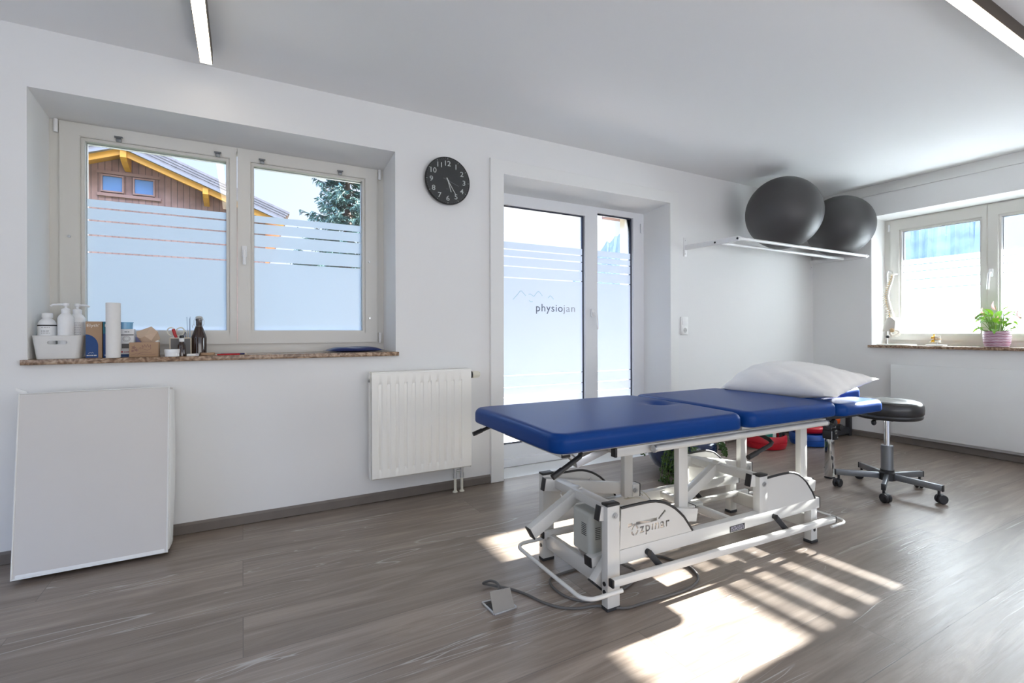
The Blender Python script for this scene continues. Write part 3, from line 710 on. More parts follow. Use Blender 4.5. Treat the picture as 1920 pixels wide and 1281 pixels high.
# levers of the parallelogram with cross shafts
for xa, xb in ((0.035, 0.455), (0.855, 1.255)):
    for y in (0.034, 0.409):
        m_ = MB(); d = V((xb - xa, 0, -0.078)).normalized(); a_ = V((xa, y, 0.338)) - d * 0.052; b_ = V((xb, y, 0.260)) + d * 0.02
        m_.bar(a_, b_, 0.026, 0.052, bev=0.003); l_ = part(m_, 'lift_lever', 'powder')
        e = MB(); e.bar(a_ - d * 0.004, a_ + d * 0.001, 0.027, 0.053, bev=0.001); e.build('end_cap', M['black'], l_, local=True)
    m_ = MB(); m_.bar((xa + 0.02, 0.046, 0.345), (xa + 0.02, 0.398, 0.345), 0.045, 0.035, bev=0.003); part(m_, 'cross_shaft', 'powder')
# diagonal drive arms
for xa in (0.0, 0.815):
    m_ = MB(); m_.bar((xa + 0.075, 0.262, 0.352), (xa - 0.165, 0.262, 0.222), 0.036, 0.047, bev=0.003); l_ = part(m_, 'drive_arm', 'powder')
    d = V((-0.24, 0, -0.13)).normalized(); p = V((xa - 0.165, 0.262, 0.222))
    e = MB(); e.bar(p - d * 0.001, p + d * 0.005, 0.037, 0.048, bev=0.001); e.build('end_cap', M['black'], l_, local=True)
# base side frames
def plate_profile(x0, zb, pts): return [(x0, zb)] + pts
PL = [(0.424, 0.211), (0.398, 0.246), (0.378, 0.272), (0.355, 0.293), (0.332, 0.312), (0.307, 0.328), (0.282, 0.341), (0.257, 0.350), (0.231, 0.357), (0.204, 0.360), (0.15, 0.3605), (0.10, 0.360), (0.064, 0.359)]
def cut_plate(mb_plate):
    """plate with the maker's lettering cut through it"""
    me = bpy.data.meshes.new('plate'); bmesh.ops.recalc_face_normals(mb_plate.bm, faces=list(mb_plate.bm.faces)); mb_plate.bm.to_mesh(me); mb_plate.bm.free()
    po = bpy.data.objects.new('plate', me); COL.objects.link(po)
    cb = MB()
    def solid(polys):
        for poly in polys: cb.prism(poly, lambda a, b: (a, -0.03, b), lambda a, b: (a, 0.04, b))
    solid([[(0.094, 0.2845), (0.1165, 0.2865), (0.1165, 0.2985), (0.0945, 0.2975)], [(0.1335, 0.2865), (0.236, 0.2845), (0.2375, 0.2975), (0.1335, 0.2985)], [(0.2405, 0.2925), (0.2475, 0.2885), (0.2825, 0.3125), (0.277, 0.3205)],
           [(0.120, 0.2845), (0.130, 0.2845), (0.1345, 0.294), (0.1165, 0.294)]])
    for a0, a1 in ((100, 172), (188, 262), (278, 352), (8, 66)):
        ring = [(0.1265 + 0.0178 * cos(radians(a)), 0.2695 + 0.0205 * sin(radians(a))) for a in range(a0, a1 + 1, 8)] + [(0.1265 + 0.0108 * cos(radians(a)), 0.2695 + 0.0132 * sin(radians(a))) for a in range(a1, a0 - 1, -8)]
        solid([ring])
    bmesh.ops.recalc_face_normals(cb.bm, faces=list(cb.bm.faces))
    c = bpy.data.curves.new('cut', 'FONT'); c.body = 'zp\u0131nar'; c.size = 0.049; c.extrude = 0.03; c.space_character = 1.15; c.offset = 0.0011; c.resolution_u = 3
    co = bpy.data.objects.new('cut', c); COL.objects.link(co); bpy.context.view_layer.update()
    ev = co.evaluated_get(bpy.context.evaluated_depsgraph_get()); tm = bpy.data.meshes.new_from_object(ev)
    bpy.data.objects.remove(co); bpy.data.curves.remove(c)
    xs = [v.co.x for v in tm.vertices]; sx = 0.152 / (max(xs) - min(xs))
    tm.transform(Matrix(((sx, 0, 0, 0.151), (0, 0, 1, 0.0), (0, 1, 0, 0.2545), (0, 0, 0, 1))))
    t = bmesh.new(); t.from_mesh(tm); bmesh.ops.remove_doubles(t, verts=list(t.verts), dist=1e-6); bmesh.ops.recalc_face_normals(t, faces=list(t.faces)); t.to_mesh(tm); t.free()
    cm = bpy.data.meshes.new('cutter'); cb.bm.to_mesh(cm); cb.bm.free()
    cutters = []
    for me2 in (cm, tm):
        o2 = bpy.data.objects.new('cutter', me2); COL.objects.link(o2); cutters.append(o2)
        md = po.modifiers.new('cut', 'BOOLEAN'); md.operation = 'DIFFERENCE'; md.solver = 'EXACT'; md.object = o2; md.use_self = True
    bpy.context.view_layer.update()
    ev = po.evaluated_get(bpy.context.evaluated_depsgraph_get()); out = bpy.data.meshes.new_from_object(ev)
    for o2 in cutters: bpy.data.objects.remove(o2)
    bpy.data.objects.remove(po)
    r = MB(); r.bm.from_mesh(out); return r
def side_plate_left(): return MB().prism([(0.056, 0.2115)] + PL, lambda a, b: (a, 0.001, b), lambda a, b: (a, 0.005, b))
PR = [(1.236, 0.207), (1.214, 0.242), (1.188, 0.272), (1.165, 0.298), (1.139, 0.318), (1.110, 0.336), (1.079, 0.347), (1.045, 0.3535), (1.001, 0.3555), (0.95, 0.3545), (0.885, 0.352)]
cut = cut_plate(side_plate_left())
cut_me = bpy.data.meshes.new('cut'); cut.bm.to_mesh(cut_me); cut.bm.free()
def edge_trim(pts, y): return MB().tube([(a, y, b + 0.002) for a, b in pts], 0.0055, 8)
for near in (True, False):
    ya, yb = (0.0, 0.035) if near else (0.440, 0.475)
    fy = (lambda y: y) if near else (lambda y: 0.475 - y)
    m_ = MB(); m_.box((0.0, ya, 0.01), (0.056, yb, 0.374), 0.003); p_ = part(m_, 'base_post', 'powder')
    e = MB(); e.box((-0.0005, ya - 0.0005, 0.374), (0.0565, yb + 0.0005, 0.383), 0.002); e.build('end_cap', M['black'], p_, local=True)
    e = MB(); e.box((-0.001, ya - 0.001, 0.0), (0.057, yb + 0.001, 0.012), 0.002); e.build('rubber_foot', M['rubber'], p_, local=True)
    yi = fy(-0.004); yo = fy(0.0)
    e = MB(); e.cyl((0.033, yo, 0.340), (0.033, yi, 0.340), 0.0105, 18); e.cyl((0.033, yi, 0.340), (0.033, fy(-0.007), 0.340), 0.0065, 6); e.build('pivot_bolt', M['zinc'], p_, local=True)
    for z in (0.095, 0.065): e = MB(); e.cyl((-0.003, (ya + yb) / 2, z), (0.0, (ya + yb) / 2, z), 0.008, 14); e.build('hole_plug', M['black'], p_, local=True)
    m_ = MB(); m_.box((0.833, ya, 0.205), (0.887, yb, 0.364), 0.003); p_ = part(m_, 'base_post', 'powder')
    e = MB(); e.box((0.8325, ya - 0.0005, 0.364), (0.8875, yb + 0.0005, 0.373), 0.002); e.build('end_cap', M['black'], p_, local=True)
    e = MB(); e.cyl((0.861, yo, 0.332), (0.861, yi, 0.332), 0.0105, 18); e.cyl((0.861, yi, 0.332), (0.861, fy(-0.007), 0.332), 0.0065, 6); e.build('pivot_bolt', M['zinc'], p_, local=True)
    m_ = MB(); m_.box((1.205, ya, 0.01), (1.252, yb, 0.16), 0.003); p_ = part(m_, 'base_leg', 'powder')
    e = MB(); e.box((1.202, ya - 0.003, 0.0), (1.255, yb + 0.003, 0.014), 0.003); e.build('rubber_foot', M['rubber'], p_, local=True)
    for z in (0.062, 0.092): e = MB(); e.cyl((1.2285, fy(-0.002), z), (1.2285, fy(0.0), z), 0.008, 14); e.build('hole_plug', M['black'], p_, local=True)
    m_ = MB(); m_.box((0.056, ya, 0.158), (1.272, yb, 0.2095), 0.003); p_ = part(m_, 'base_beam', 'powder')
    e = MB(); e.box((1.2715, ya - 0.0005, 0.1575), (1.276, yb + 0.0005, 0.210), 0.001); e.build('end_cap', M['black'], p_, local=True)
    # plates
    lp = MB(); lp.bm.from_mesh(cut_me)
    if not near: lp.xform(Matrix.Translation((0, 0.475, 0)) @ Matrix.Scale(-1, 4, (0, 1, 0)))
    p_ = part(lp, 'side_plate', 'powder', smooth=0)
    edge_trim(PL, fy(0.003)).build('edge_trim', M['black'], p_, local=True)
    rp = MB().prism([(0.885, 0.2085)] + PR, lambda a, b: (a, fy(0.001), b), lambda a, b: (a, fy(0.005), b)); p_ = part(rp, 'side_plate', 'powder', smooth=0)
    edge_trim(PR, fy(0.003)).build('edge_trim', M['black'], p_, local=True)
m_ = MB(); m_.box((0.640, -0.0015, 0.1615), (0.732, 0.0, 0.186)); lb = part(m_, 'rating_plate', 'black', smooth=0)
M['print_grey'] = mat('grey_print', (0.35, 0.34, 0.42), 0.6)
t_ = MB(); rr_ = random.Random(2)
for k in range(4):
    x = 0.646
    while x < 0.722:
        l_ = rr_.uniform(0.004, 0.014); z = 0.181 - k * 0.005; t_.quad((x, -0.0018, z), (min(x + l_, 0.727), -0.0018, z), (min(x + l_, 0.727), -0.0018, z + 0.0022), (x, -0.0018, z + 0.0022)); x += l_ + 0.003
t_.build('plate_print', M['print_grey'], lb, local=True, smooth=0)
for x in (0.012, 1.22):
    m_ = MB(); m_.bar((x + 0.012, 0.03, 0.092), (x + 0.012, 0.445, 0.092), 0.022, 0.066, bev=0.003); part(m_, 'base_cross_tube', 'powder')
m_ = MB(); m_.bar((0.70, 0.03, 0.185), (0.70, 0.445, 0.185), 0.03, 0.03, bev=0.003); part(m_, 'base_cross_tube', 'powder')
# foot bar frame
for y in (-0.042, 0.418):
    m_ = MB(); m_.bar((-0.015, y, 0.128), (1.310, y, 0.112), 0.022, 0.026, bev=0.003); p_ = part(m_, 'foot_bar', 'powder')
    for xa, xb, z in ((-0.021, -0.013, 0.128), (1.308, 1.315, 0.112)): e = MB(); e.bar((xa, y, z), (xb, y, z), 0.023, 0.027, bev=0.001); e.build('end_cap', M['black'], p_, local=True)
def loop(xe, xi, z):
    s_ = 1 if xe > xi else -1; pts = [(xi, -0.066, z), (xe - s_ * 0.05, -0.066, z)]
    for k in range(7): a = pi / 2 * k / 6; pts.append((xe - s_ * 0.05 + s_ * 0.05 * sin(a), -0.066 + 0.05 - 0.05 * cos(a), z))
    for k in range(7): a = pi / 2 * k / 6; pts.append((xe - s_ * 0.05 * (1 - cos(a)), 0.376 + 0.05 * sin(a), z))
    pts.append((xi, 0.426, z)); return pts
m_ = MB(); m_.tube(loop(-0.145, 0.01, 0.108), 0.0075, 12); part(m_, 'foot_loop', 'powder')
m_ = MB(); m_.tube(loop(1.388, 1.25, 0.095), 0.006, 12); part(m_, 'foot_loop', 'powder')
for x in (0.185, 0.925):
    for y, s_ in ((-0.0, -1), (0.475, -1)):
        m_ = MB(); m_.bar((x, y - 0.010, 0.180), (x + 0.045, y - 0.032, 0.120), 0.024, 0.006, up=(0, 1, 0.45)); m_.cyl((x, y - 0.016, 0.180), (x, y, 0.180), 0.011, 16); part(m_, 'pedal_link', 'black')
# motor and drive
M['motor'] = mat('grey_motor_housing', (0.46, 0.47, 0.43), 0.45, var=0.05)
m_ = MB(); m_.slab(0.055, 0.165, 0.052, 0.062, 0.155, 0.312, 0.02, 0.012); p_ = part(m_, 'motor', 'motor', smooth=50)
e = MB()
for k in range(7): e.box((0.002, 0.130, 0.225 + k * 0.007), (0.0035, 0.160, 0.2275 + k * 0.007))
for k in range(7): e.box((0.025, 0.1025, 0.215 + k * 0.007), (0.048, 0.1035, 0.2175 + k * 0.007))
e.build('vent_slots', M['black'], p_, local=True)
m_ = MB(); m_.bar((-0.01, 0.10, 0.145), (0.22, 0.10, 0.165), 0.04, 0.035, bev=0.003); p_ = part(m_, 'motor_mount', 'powder')
e = MB(); e.bar((-0.015, 0.10, 0.1445), (-0.009, 0.10, 0.145), 0.041, 0.036, bev=0.001); e.build('end_cap', M['black'], p_, local=True)
m_ = MB(); m_.bar((-0.005, 0.062, 0.075), (0.075, 0.062, 0.165), 0.035, 0.055, bev=0.003); p_ = part(m_, 'motor_mount', 'powder')
e = MB(); e.bar((-0.009, 0.062, 0.0705), (-0.004, 0.062, 0.076), 0.036, 0.056, bev=0.001); e.build('end_cap', M['black'], p_, local=True)
e = MB(); e.cyl((0.03, 0.036, 0.118), (0.03, 0.045, 0.118), 0.012, 18); e.cyl((0.03, 0.033, 0.118), (0.03, 0.037, 0.118), 0.007, 6); e.build('mount_bolt', M['zinc'], p_, local=True)
m_ = MB(); m_.cyl((0.03, 0.19, 0.165), (0.06, 0.19, 0.10), 0.022, 16); m_.bar((0.02, 0.235, 0.09), (0.02, 0.235, 0.17), 0.03, 0.012); part(m_, 'drive_housing', 'grey_plate')
m_ = MB(); m_.cyl((0.07, 0.20, 0.25), (0.72, 0.22, 0.20), 0.014, 14); m_.cyl((0.05, 0.20, 0.25), (0.32, 0.21, 0.23), 0.022, 16); part(m_, 'spindle', 'zinc')
# thin hose rings by the left lift post
m_ = MB(); m_.tube([(0.45 + 0.05 * cos(t) + 0.02 * t / 6, 0.36 + 0.06 * sin(t), 0.232 + 0.012 * sin(2 * t)) for t in [k * 0.35 for k in range(30)]], 0.003, 6); part(m_, 'hose_coil', 'cream_plastic')
# tilt handles, gas strut, leg-section tubes
m_ = MB(); m_.tube([(-0.11, -0.01, 0.600), (-0.135, -0.03, 0.598), (-0.155, -0.05, 0.585), (-0.255, -0.05, 0.535)], 0.0085, 12); m_.tube([(-0.225, -0.05, 0.550), (-0.262, -0.05, 0.5315)], 0.0105, 12); part(m_, 'tilt_handle', 'black')
m_ = MB(); m_.tube([(-0.16, 0.52, 0.603), (-0.19, 0.53, 0.597), (-0.285, 0.53, 0.568)], 0.0075, 12); m_.tube([(-0.25, 0.53, 0.579), (-0.29, 0.53, 0.5665)], 0.0095, 12); part(m_, 'tilt_handle', 'black')
m_ = MB(); m_.tube([(0.83, 0.14, 0.592), (0.83, 0.02, 0.560), (0.845, -0.035, 0.535), (0.842, -0.050, 0.525), (0.825, -0.055, 0.518), (0.69, -0.055, 0.483)], 0.0085, 12); m_.tube([(0.735, -0.055, 0.4945), (0.684, -0.055, 0.4815)], 0.0105, 12); part(m_, 'crank_handle', 'black')
m_ = MB(); m_.bar((-0.165, 0.02, 0.581), (-0.165, 0.445, 0.581), 0.035, 0.026); p_ = part(m_, 'leg_section_tube', 'powder')
for y in (0.014, 0.445): e = MB(); e.bar((-0.165, y, 0.581), (-0.165, y + 0.006, 0.581), 0.036, 0.027); e.build('end_cap', M['black'], p_, local=True)
m_ = MB(); m_.bar((-0.10, 0.06, 0.530), (0.06, 0.06, 0.575), 0.028, 0.03); m_.cyl((-0.15, 0.06, 0.585), (-0.09, 0.06, 0.534), 0.012, 12); part(m_, 'gas_strut', 'alu')
# head section hinge arms with knobs
for y in (-0.02, 0.48):
    m_ = MB(); m_.bar((1.20, y, 0.588), (1.55, y, 0.588), 0.02, 0.022); part(m_, 'head_arm', 'black')
m_ = MB(); m_.lathe([(0.004, 0), (0.016, 0.002), (0.018, 0.010), (0.016, 0.018), (0.004, 0.02)], n=8, M=Matrix.Translation((1.285, -0.048, 0.572)) @ Matrix.Rotation(radians(90), 4, 'X')); m_.cyl((1.285, -0.05, 0.572), (1.285, 0.0, 0.572), 0.006, 10); part(m_, 'clamp_knob', 'black')
m_ = MB(); m_.bar((1.30, 0.232, 0.60), (1.72, 0.232, 0.622), 0.20, 0.012); part(m_, 'head_board', 'powder')

# pillow
def make_pillow():
    mb = MB(); nx, ny = 46, 58; hx, hy = 0.220, 0.298; rr_ = random.Random(4)
    def shape(u, v):
        # u, v in -1..1 ; edges pulled in between the corners
        px = u * hx * (1 - 0.075 * (1 - v * v)); py = v * hy * (1 - 0.065 * (1 - u * u))
        e = max(0.0, (1 - abs(u) ** 2.6) * (1 - abs(v) ** 2.6)) ** 0.58
        return px, py, e
    grids = []
    for top in (1, -1):
        g = []
        for i in range(nx + 1):
            row = []
            for j in range(ny + 1):
                u, v = -1 + 2 * i / nx, -1 + 2 * j / ny; x, y, e = shape(u, v)
                wr = 1.7 * (0.0055 * sin(9 * v + 4 * u + 1.3) * (1 - e * 0.6) * e + 0.004 * sin(17 * u - 9 * v) * (1 - e) * e * 2 + 0.006 * max(0, 1 - abs((v * 0.8 + u * 0.6) - 0.35) * 9) * e)
                h = (0.108 if top > 0 else 0.050) * e * (1 + 0.22 * v - 0.10 * u) + (wr if top > 0 else wr * 0.4)
                # head end props the pillow up
                z = top * h
                row.append((x, y, z))
            g.append(row)
        grids.append(g)
    for g in grids:
        vv = [[mb.bm.verts.new(p) for p in r] for r in g]
        for i in range(nx):
            for j in range(ny): mb.bm.faces.new((vv[i][j], vv[i + 1][j], vv[i + 1][j + 1], vv[i][j + 1]))
    bmesh.ops.remove_doubles(mb.bm, verts=list(mb.bm.verts), dist=2e-4)
    return mb
pm = make_pillow()
Mp = Matrix.Translation((2.565, 1.540, 0.722)) @ Matrix.Rotation(radians(3), 4, 'Z') @ Matrix.Rotation(radians(-8.0), 4, 'Y') @ Matrix.Rotation(radians(-1.5), 4, 'X')
pm.xform(Mp)
pil = pm.build('pillow', M['cotton'], origin=(2.575, 1.555, 0.68), smooth=80)
tag(pil, 'plump white cotton pillow on the head end of the blue treatment table', 'pillow')
# ---------------------------------------------------------------- rolling stool
st = thing('rolling_stool', 'round black padded stool on five chrome legs with casters', 'stool', (3.52, 1.54, 0))
def sp(mb, name, m, parent=None, **k): return mb.build(name, M[m], parent or st, local=True, **k)
M['leatherette'] = mat('black_leatherette', (0.022, 0.022, 0.022), 0.3, var=0.2, scale=20, bump=0.05, bscale=150)
m_ = MB(); m_.lathe([(0.02, 0.462), (0.165, 0.462), (0.174, 0.468), (0.178, 0.478), (0.178, 0.484), (0.175, 0.489), (0.181, 0.497), (0.183, 0.525), (0.180, 0.548), (0.170, 0.562), (0.150, 0.570), (0.115, 0.571), (0.08, 0.566), (0.03, 0.564), (0.004, 0.564)], n=56); sp(m_, 'seat', 'leatherette', smooth=60)
m_ = MB(); m_.box((-0.055, -0.055, 0.446), (0.055, 0.055, 0.463), 0.004); sp(m_, 'seat_plate', 'black')
m_ = MB(); m_.tube([(-0.04, 0.015, 0.452), (-0.065, 0.032, 0.447), (-0.075, 0.037, 0.436)], 0.005, 8); m_.sphere((-0.077, 0.038, 0.430), 0.014, 14, 10, (1, 1, 1.3)); sp(m_, 'height_lever', 'black')
m_ = MB(); m_.cyl((0, 0, 0.28), (0, 0, 0.45), 0.0165, 20); sp(m_, 'piston', 'chrome')
m_ = MB(); m_.lathe([(0.024, 0.128), (0.032, 0.130), (0.032, 0.284), (0.029, 0.288), (0.018, 0.288)], n=28); sp(m_, 'column', 'grey_steel')
m_ = MB(); m_.lathe([(0.034, 0.070), (0.044, 0.074), (0.044, 0.118), (0.036, 0.126), (0.036, 0.138), (0.02, 0.138)], n=28); sp(m_, 'hub', 'black')
casters = ((-0.165, 0.235), (-0.262, -0.105), (0.0, -0.275), (0.262, -0.055), (0.135, 0.225))
for k in range(5):
    a = radians(128 + 72 * k); d = V((cos(a), sin(a), 0)); L_ = 0.272; sd_ = V((-sin(a), cos(a), 0))
    m_ = MB(); m_.bar(d * 0.04 + V((0, 0, 0.098)), d * L_ + V((0, 0, 0.092)), 0.022, 0.036, bev=0.003); lg = sp(m_, 'leg', 'grey_steel')
    e = MB(); e.bar(d * L_ + V((0, 0, 0.092)), d * (L_ + 0.006) + V((0, 0, 0.092)), 0.023, 0.037, bev=0.002); sp(e, 'leg_cap', 'black', lg)
    p = d * (L_ - 0.016); b = a + 0.9; dd = V((cos(b), sin(b), 0)); ss = V((-sin(b), cos(b), 0)); c = p + dd * 0.012 + V((0, 0, 0.027))
    e = MB(); e.cyl(p + V((0, 0, 0.04)), p + V((0, 0, 0.078)), 0.007, 12)
    for q in (-1, 1):
        Mr = Matrix.Translation(c + ss * q * 0.012) @ Matrix(((dd.x, 0, ss.x, 0), (dd.y, 0, ss.y, 0), (0, 1, 0, 0), (0, 0, 0, 1)))
        e.lathe([(0.004, -0.009), (0.022, -0.009), (0.027, -0.005), (0.027, 0.005), (0.022, 0.009), (0.004, 0.009)], n=24, M=Mr)
    e.sphere(c + V((0, 0, 0.008)), 0.022, 14, 10, (0.95, 0.95, 0.95)); sp(e, 'caster', 'black', lg)

# ---------------------------------------------------------------- column radiator below the left sill
rd = thing('radiator', 'cream ribbed panel radiator on the wall beneath the left window', 'radiator', (0.95, YB, 0.16))
rx0, rx1, rz0, rz1, ryf, ryb = 0.640, 1.252, 0.160, 0.768, 2.800, 2.868
m_ = MB(); nrib = 11; N = 220; cols = []
def rib(x):
    t = (x - rx0 - 0.035) / (rx1 - rx0 - 0.07) * nrib
    if t < 0 or t > nrib: return 0.0
    f = t - int(t); 
    return 0.0105 * max(0, min(1, min((f - 0.02) / 0.10, (0.46 - f) / 0.10)))
rows = [rz0, rz0 + 0.006, rz0 + 0.045, rz0 + 0.062] + [rz1 - 0.075, rz1 - 0.058, rz1 - 0.006, rz1]
wgt = [0, 0, 0, 1, 1, 0, 0, 0]; ins = [0.006, 0, 0, 0, 0, 0, 0, 0.006]
g = [[m_.bm.verts.new((rx0 + (rx1 - rx0) * i / N, ryf + ins[j] + rib(rx0 + (rx1 - rx0) * i / N) * wgt[j], rows[j])) for j in range(8)] for i in range(N + 1)]
for i in range(N):
    for j in range(7): m_.bm.faces.new((g[i][j], g[i + 1][j], g[i + 1][j + 1], g[i][j + 1]))
m_.build('front_panel', M['radiator'], rd, smooth=40)
m_ = MB(); m_.box((rx0, ryf + 0.006, rz0), (rx1, ryf + 0.018, rz1 - 0.001), 0.002)
m_.box((rx0 - 0.004, ryf + 0.022, rz0 - 0.004), (rx0, ryb, rz1 - 0.002)); m_.box((rx1, ryf + 0.006, rz0 - 0.004), (rx1 + 0.004, ryb, rz1 - 0.002)); m_.box((rx0, ryb - 0.012, rz0), (rx1, ryb, rz1 - 0.004)); m_.build('casing', M['radiator'], rd)
m_ = MB()
for k in range(62): x = rx0 + 0.006 + k * 0.0098; m_.box((x, ryf + 0.014, rz1 - 0.004), (x + 0.005, ryb - 0.004, rz1 + 0.003))
m_.box((rx0, ryf + 0.010, rz1 - 0.003), (rx1, ryf + 0.014, rz1 + 0.003)); m_.box((rx0, ryb - 0.004, rz1 - 0.003), (rx1, ryb, rz1 + 0.003)); m_.build('top_grille', M['radiator'], rd, smooth=0)
for x in (rx0 + 0.08, rx1 - 0.08): box('wall_bracket', M['radiator'], (x, ryb - 0.002, 0.2), (x + 0.03, YB - 0.001, 0.7), rd)
m_ = MB(); m_.cyl((rx0 - 0.001, 2.835, rz1 - 0.045), (rx0 - 0.016, 2.835, rz1 - 0.045), 0.011, 6); m_.build('vent_plug', M['zinc'], rd)
zt = rz1 - 0.038; yt = 2.838
m_ = MB(); m_.cyl((rx1 + 0.004, yt, zt), (rx1 + 0.020, yt, zt), 0.0225, 24); m_.build('valve_ring', M['black'], rd)
m_ = MB(); m_.lathe([(0.018, 0), (0.021, 0.004), (0.0215, 0.025), (0.019, 0.030), (0.019, 0.050), (0.016, 0.056)], n=28, M=Matrix.Translation((rx1 + 0.018, yt, zt)) @ Matrix.Rotation(radians(90), 4, 'Y'))
for k in range(14): a = 2 * pi * k / 14; m_.bar((rx1 + 0.026, yt + 0.0212 * cos(a), zt + 0.0212 * sin(a)), (rx1 + 0.066, yt + 0.019 * cos(a), zt + 0.019 * sin(a)), 0.004, 0.004, bev=0)
m_.build('thermostat_knob', M['cream_plastic'], rd)
for x in (1.160, 1.205):
    m_ = MB(); m_.cyl((x, 2.842, 0.0), (x, 2.842, 0.10), 0.0085, 16); m_.lathe([(0.012, 0.0), (0.017, 0.002), (0.012, 0.010)], (x, 2.842, 0.0), 16); m_.build('pipe', M['cream_plastic'], rd)
    m_ = MB(); m_.cyl((x, 2.842, 0.088), (x, 2.842, 0.118), 0.013, 6); m_.cyl((x, 2.842, 0.118), (x, 2.842, 0.150), 0.010, 16); m_.cyl((x, 2.842, 0.146), (x, 2.842, 0.166), 0.013, 6)
    if x < 1.2: m_.cyl((x, 2.842, 0.135), (x + 0.045, 2.842, 0.135), 0.006, 10)
    m_.build('pipe_valve', M['zinc'], rd)

# flat radiator under the right window
pr_ = thing('flat_radiator', 'smooth white panel radiator on the wall under the right window', 'radiator', (XR, 1.5, 0.09))
box('front_panel', M['panel'], (5.075, 0.55, 0.088), (5.087, 2.192, 0.703), pr_, bev=0.003)
box('casing', M['panel'], (5.087, 0.556, 0.094), (XR - 0.012, 2.186, 0.690), pr_, bev=0.002)
for y in (0.8, 1.9): box('wall_bracket', M['panel'], (XR - 0.013, y, 0.15), (XR - 0.001, y + 0.04, 0.65), pr_)
m_ = MB()
for k in range(60): m_.box((5.09, 0.57 + k * 0.027, 0.689), (XR - 0.014, 0.582 + k * 0.027, 0.693))
m_.build('top_grille', M['panel'], pr_, smooth=0)

# ---------------------------------------------------------------- folded exercise mat leaning on the wall
mt = thing('exercise_mat', 'thick pale grey vinyl mat leaning upright under the left window', 'mat', (-0.55, 2.70, 0))
tl = radians(6.6); mw, mh, md_ = 0.512, 0.755, 0.165
Mm = Matrix.Translation((-0.805, 2.645, 0.0)) @ Matrix.Rotation(radians(0.6), 4, 'Z') @ Matrix.Rotation(-tl, 4, 'X')
m_ = MB(); m_.box((0.004, 0.0, 0.022), (mw - 0.004, md_, mh), 0.0)
t = m_.bm; bmesh.ops.subdivide_edges(t, edges=list(t.edges), cuts=9, use_grid_fill=True)
for v in t.verts:
    u, w_, d_ = v.co.x / mw, v.co.z / mh, v.co.y / md_
    if v.co.x > mw - 0.006: v.co.x += 0.012 * sin(pi * min(1, max(0, w_))) * sin(pi * d_)
    if v.co.y < 0.001: v.co.y -= 0.008 * (sin(pi * u) * sin(pi * w_)) ** 0.6 if 0 < u < 1 and 0.03 < w_ < 1 else 0
m_.xform(Mm); m_.build('cover', M['mat_cover'], mt, smooth=50)
m_ = MB()
for v in (): pass
def mp(x, y, z): return Mm @ V((x, y, z))
m_.tube([mp(0.003, 0, 0.022), mp(0.003, 0, mh), mp(mw - 0.003, 0, mh), mp(mw - 0.003, 0, 0.022)], 0.0042, 8, closed=True)
m_.tube([mp(0.003, md_, 0.022), mp(0.003, md_, mh), mp(mw - 0.003, md_, mh), mp(mw - 0.003, md_, 0.022)], 0.0042, 8, closed=True); m_.build('piping', M['mat_side'], mt)
m_ = MB(); 
for a, b in (((mw - 0.002, 0.006, 0.03), (mw + 0.004, md_ - 0.006, mh - 0.01)), ((-0.002, 0.006, 0.03), (0.0045, md_ - 0.006, mh - 0.01))): m_.box(a, b, 0.003)
sub = m_.bm; bmesh.ops.subdivide_edges(sub, edges=list(sub.edges), cuts=5, use_grid_fill=True)
for v in sub.verts:
    if v.co.x > mw: v.co.x += 0.013 * max(0, sin(pi * v.co.z / mh)) * max(0, sin(pi * v.co.y / md_))
m_.xform(Mm); m_.build('side_band', M['mat_side'], mt, smooth=60)
m_ = MB(); m_.box((0.012, 0.0, 0.004), (mw - 0.012, md_, 0.024), 0.004); m_.xform(Matrix.Translation((0, 0, 0)) @ Mm)
low = min(v.co.z for v in m_.bm.verts); m_.xform(Matrix.Translation((0, 0, max(0, 0.0005 - low)))); m_.build('base_band', M['mat_side'], mt)
m_ = MB(); a_, b_, c_, d_ = mp(0.004, 0.03, mh - 0.012), mp(0.030, 0.03, mh + 0.002), mp(0.012, 0.028, mh + 0.022), mp(-0.014, 0.028, mh + 0.012)
m_.prism([(0, 0), (0.034, 0), (0.034, 0.018), (0, 0.018)], lambda u, v: mp(-0.016 + u * 0.95, 0.030, mh + 0.016 - u * 0.55 + v * 0.6), lambda u, v: mp(-0.016 + u * 0.95, 0.036, mh + 0.016 - u * 0.55 + v * 0.6)); m_.build('zip_tag', M['mat_side'], mt)

# ---------------------------------------------------------------- wall clock
ck = thing('wall_clock', 'round black wall clock with white numerals between window and door', 'clock', (1.133, YB, 1.951))
CX, CZ_, CR = 1.133, 1.951, 0.150
Mc = Matrix.Translation((CX, YB - 0.001, CZ_)) @ Matrix.Rotation(radians(90), 4, 'X')
M['clock_face'] = mat('charcoal_dial', (0.030, 0.030, 0.033), 0.6, var=0.04)
M['clock_rim'] = mat('black_rim', (0.012, 0.012, 0.013), 0.25)
M['numeral'] = mat('white_numeral', (0.86, 0.87, 0.88), 0.5)
m_ = MB(); m_.lathe([(0.10, 0.0), (0.142, 0.002), (CR, 0.022), (CR, 0.030), (0.146, 0.036), (0.143, 0.033)], n=72, M=Mc, capt=False); m_.build('case', M['clock_rim'], ck)
m_ = MB(); m_.lathe([(0.1435, 0.027), (0.1435, 0.030)], n=72, M=Mc); m_.build('dial', M['clock_face'], ck, smooth=0)
yd = YB - 0.0318
m_ = MB()
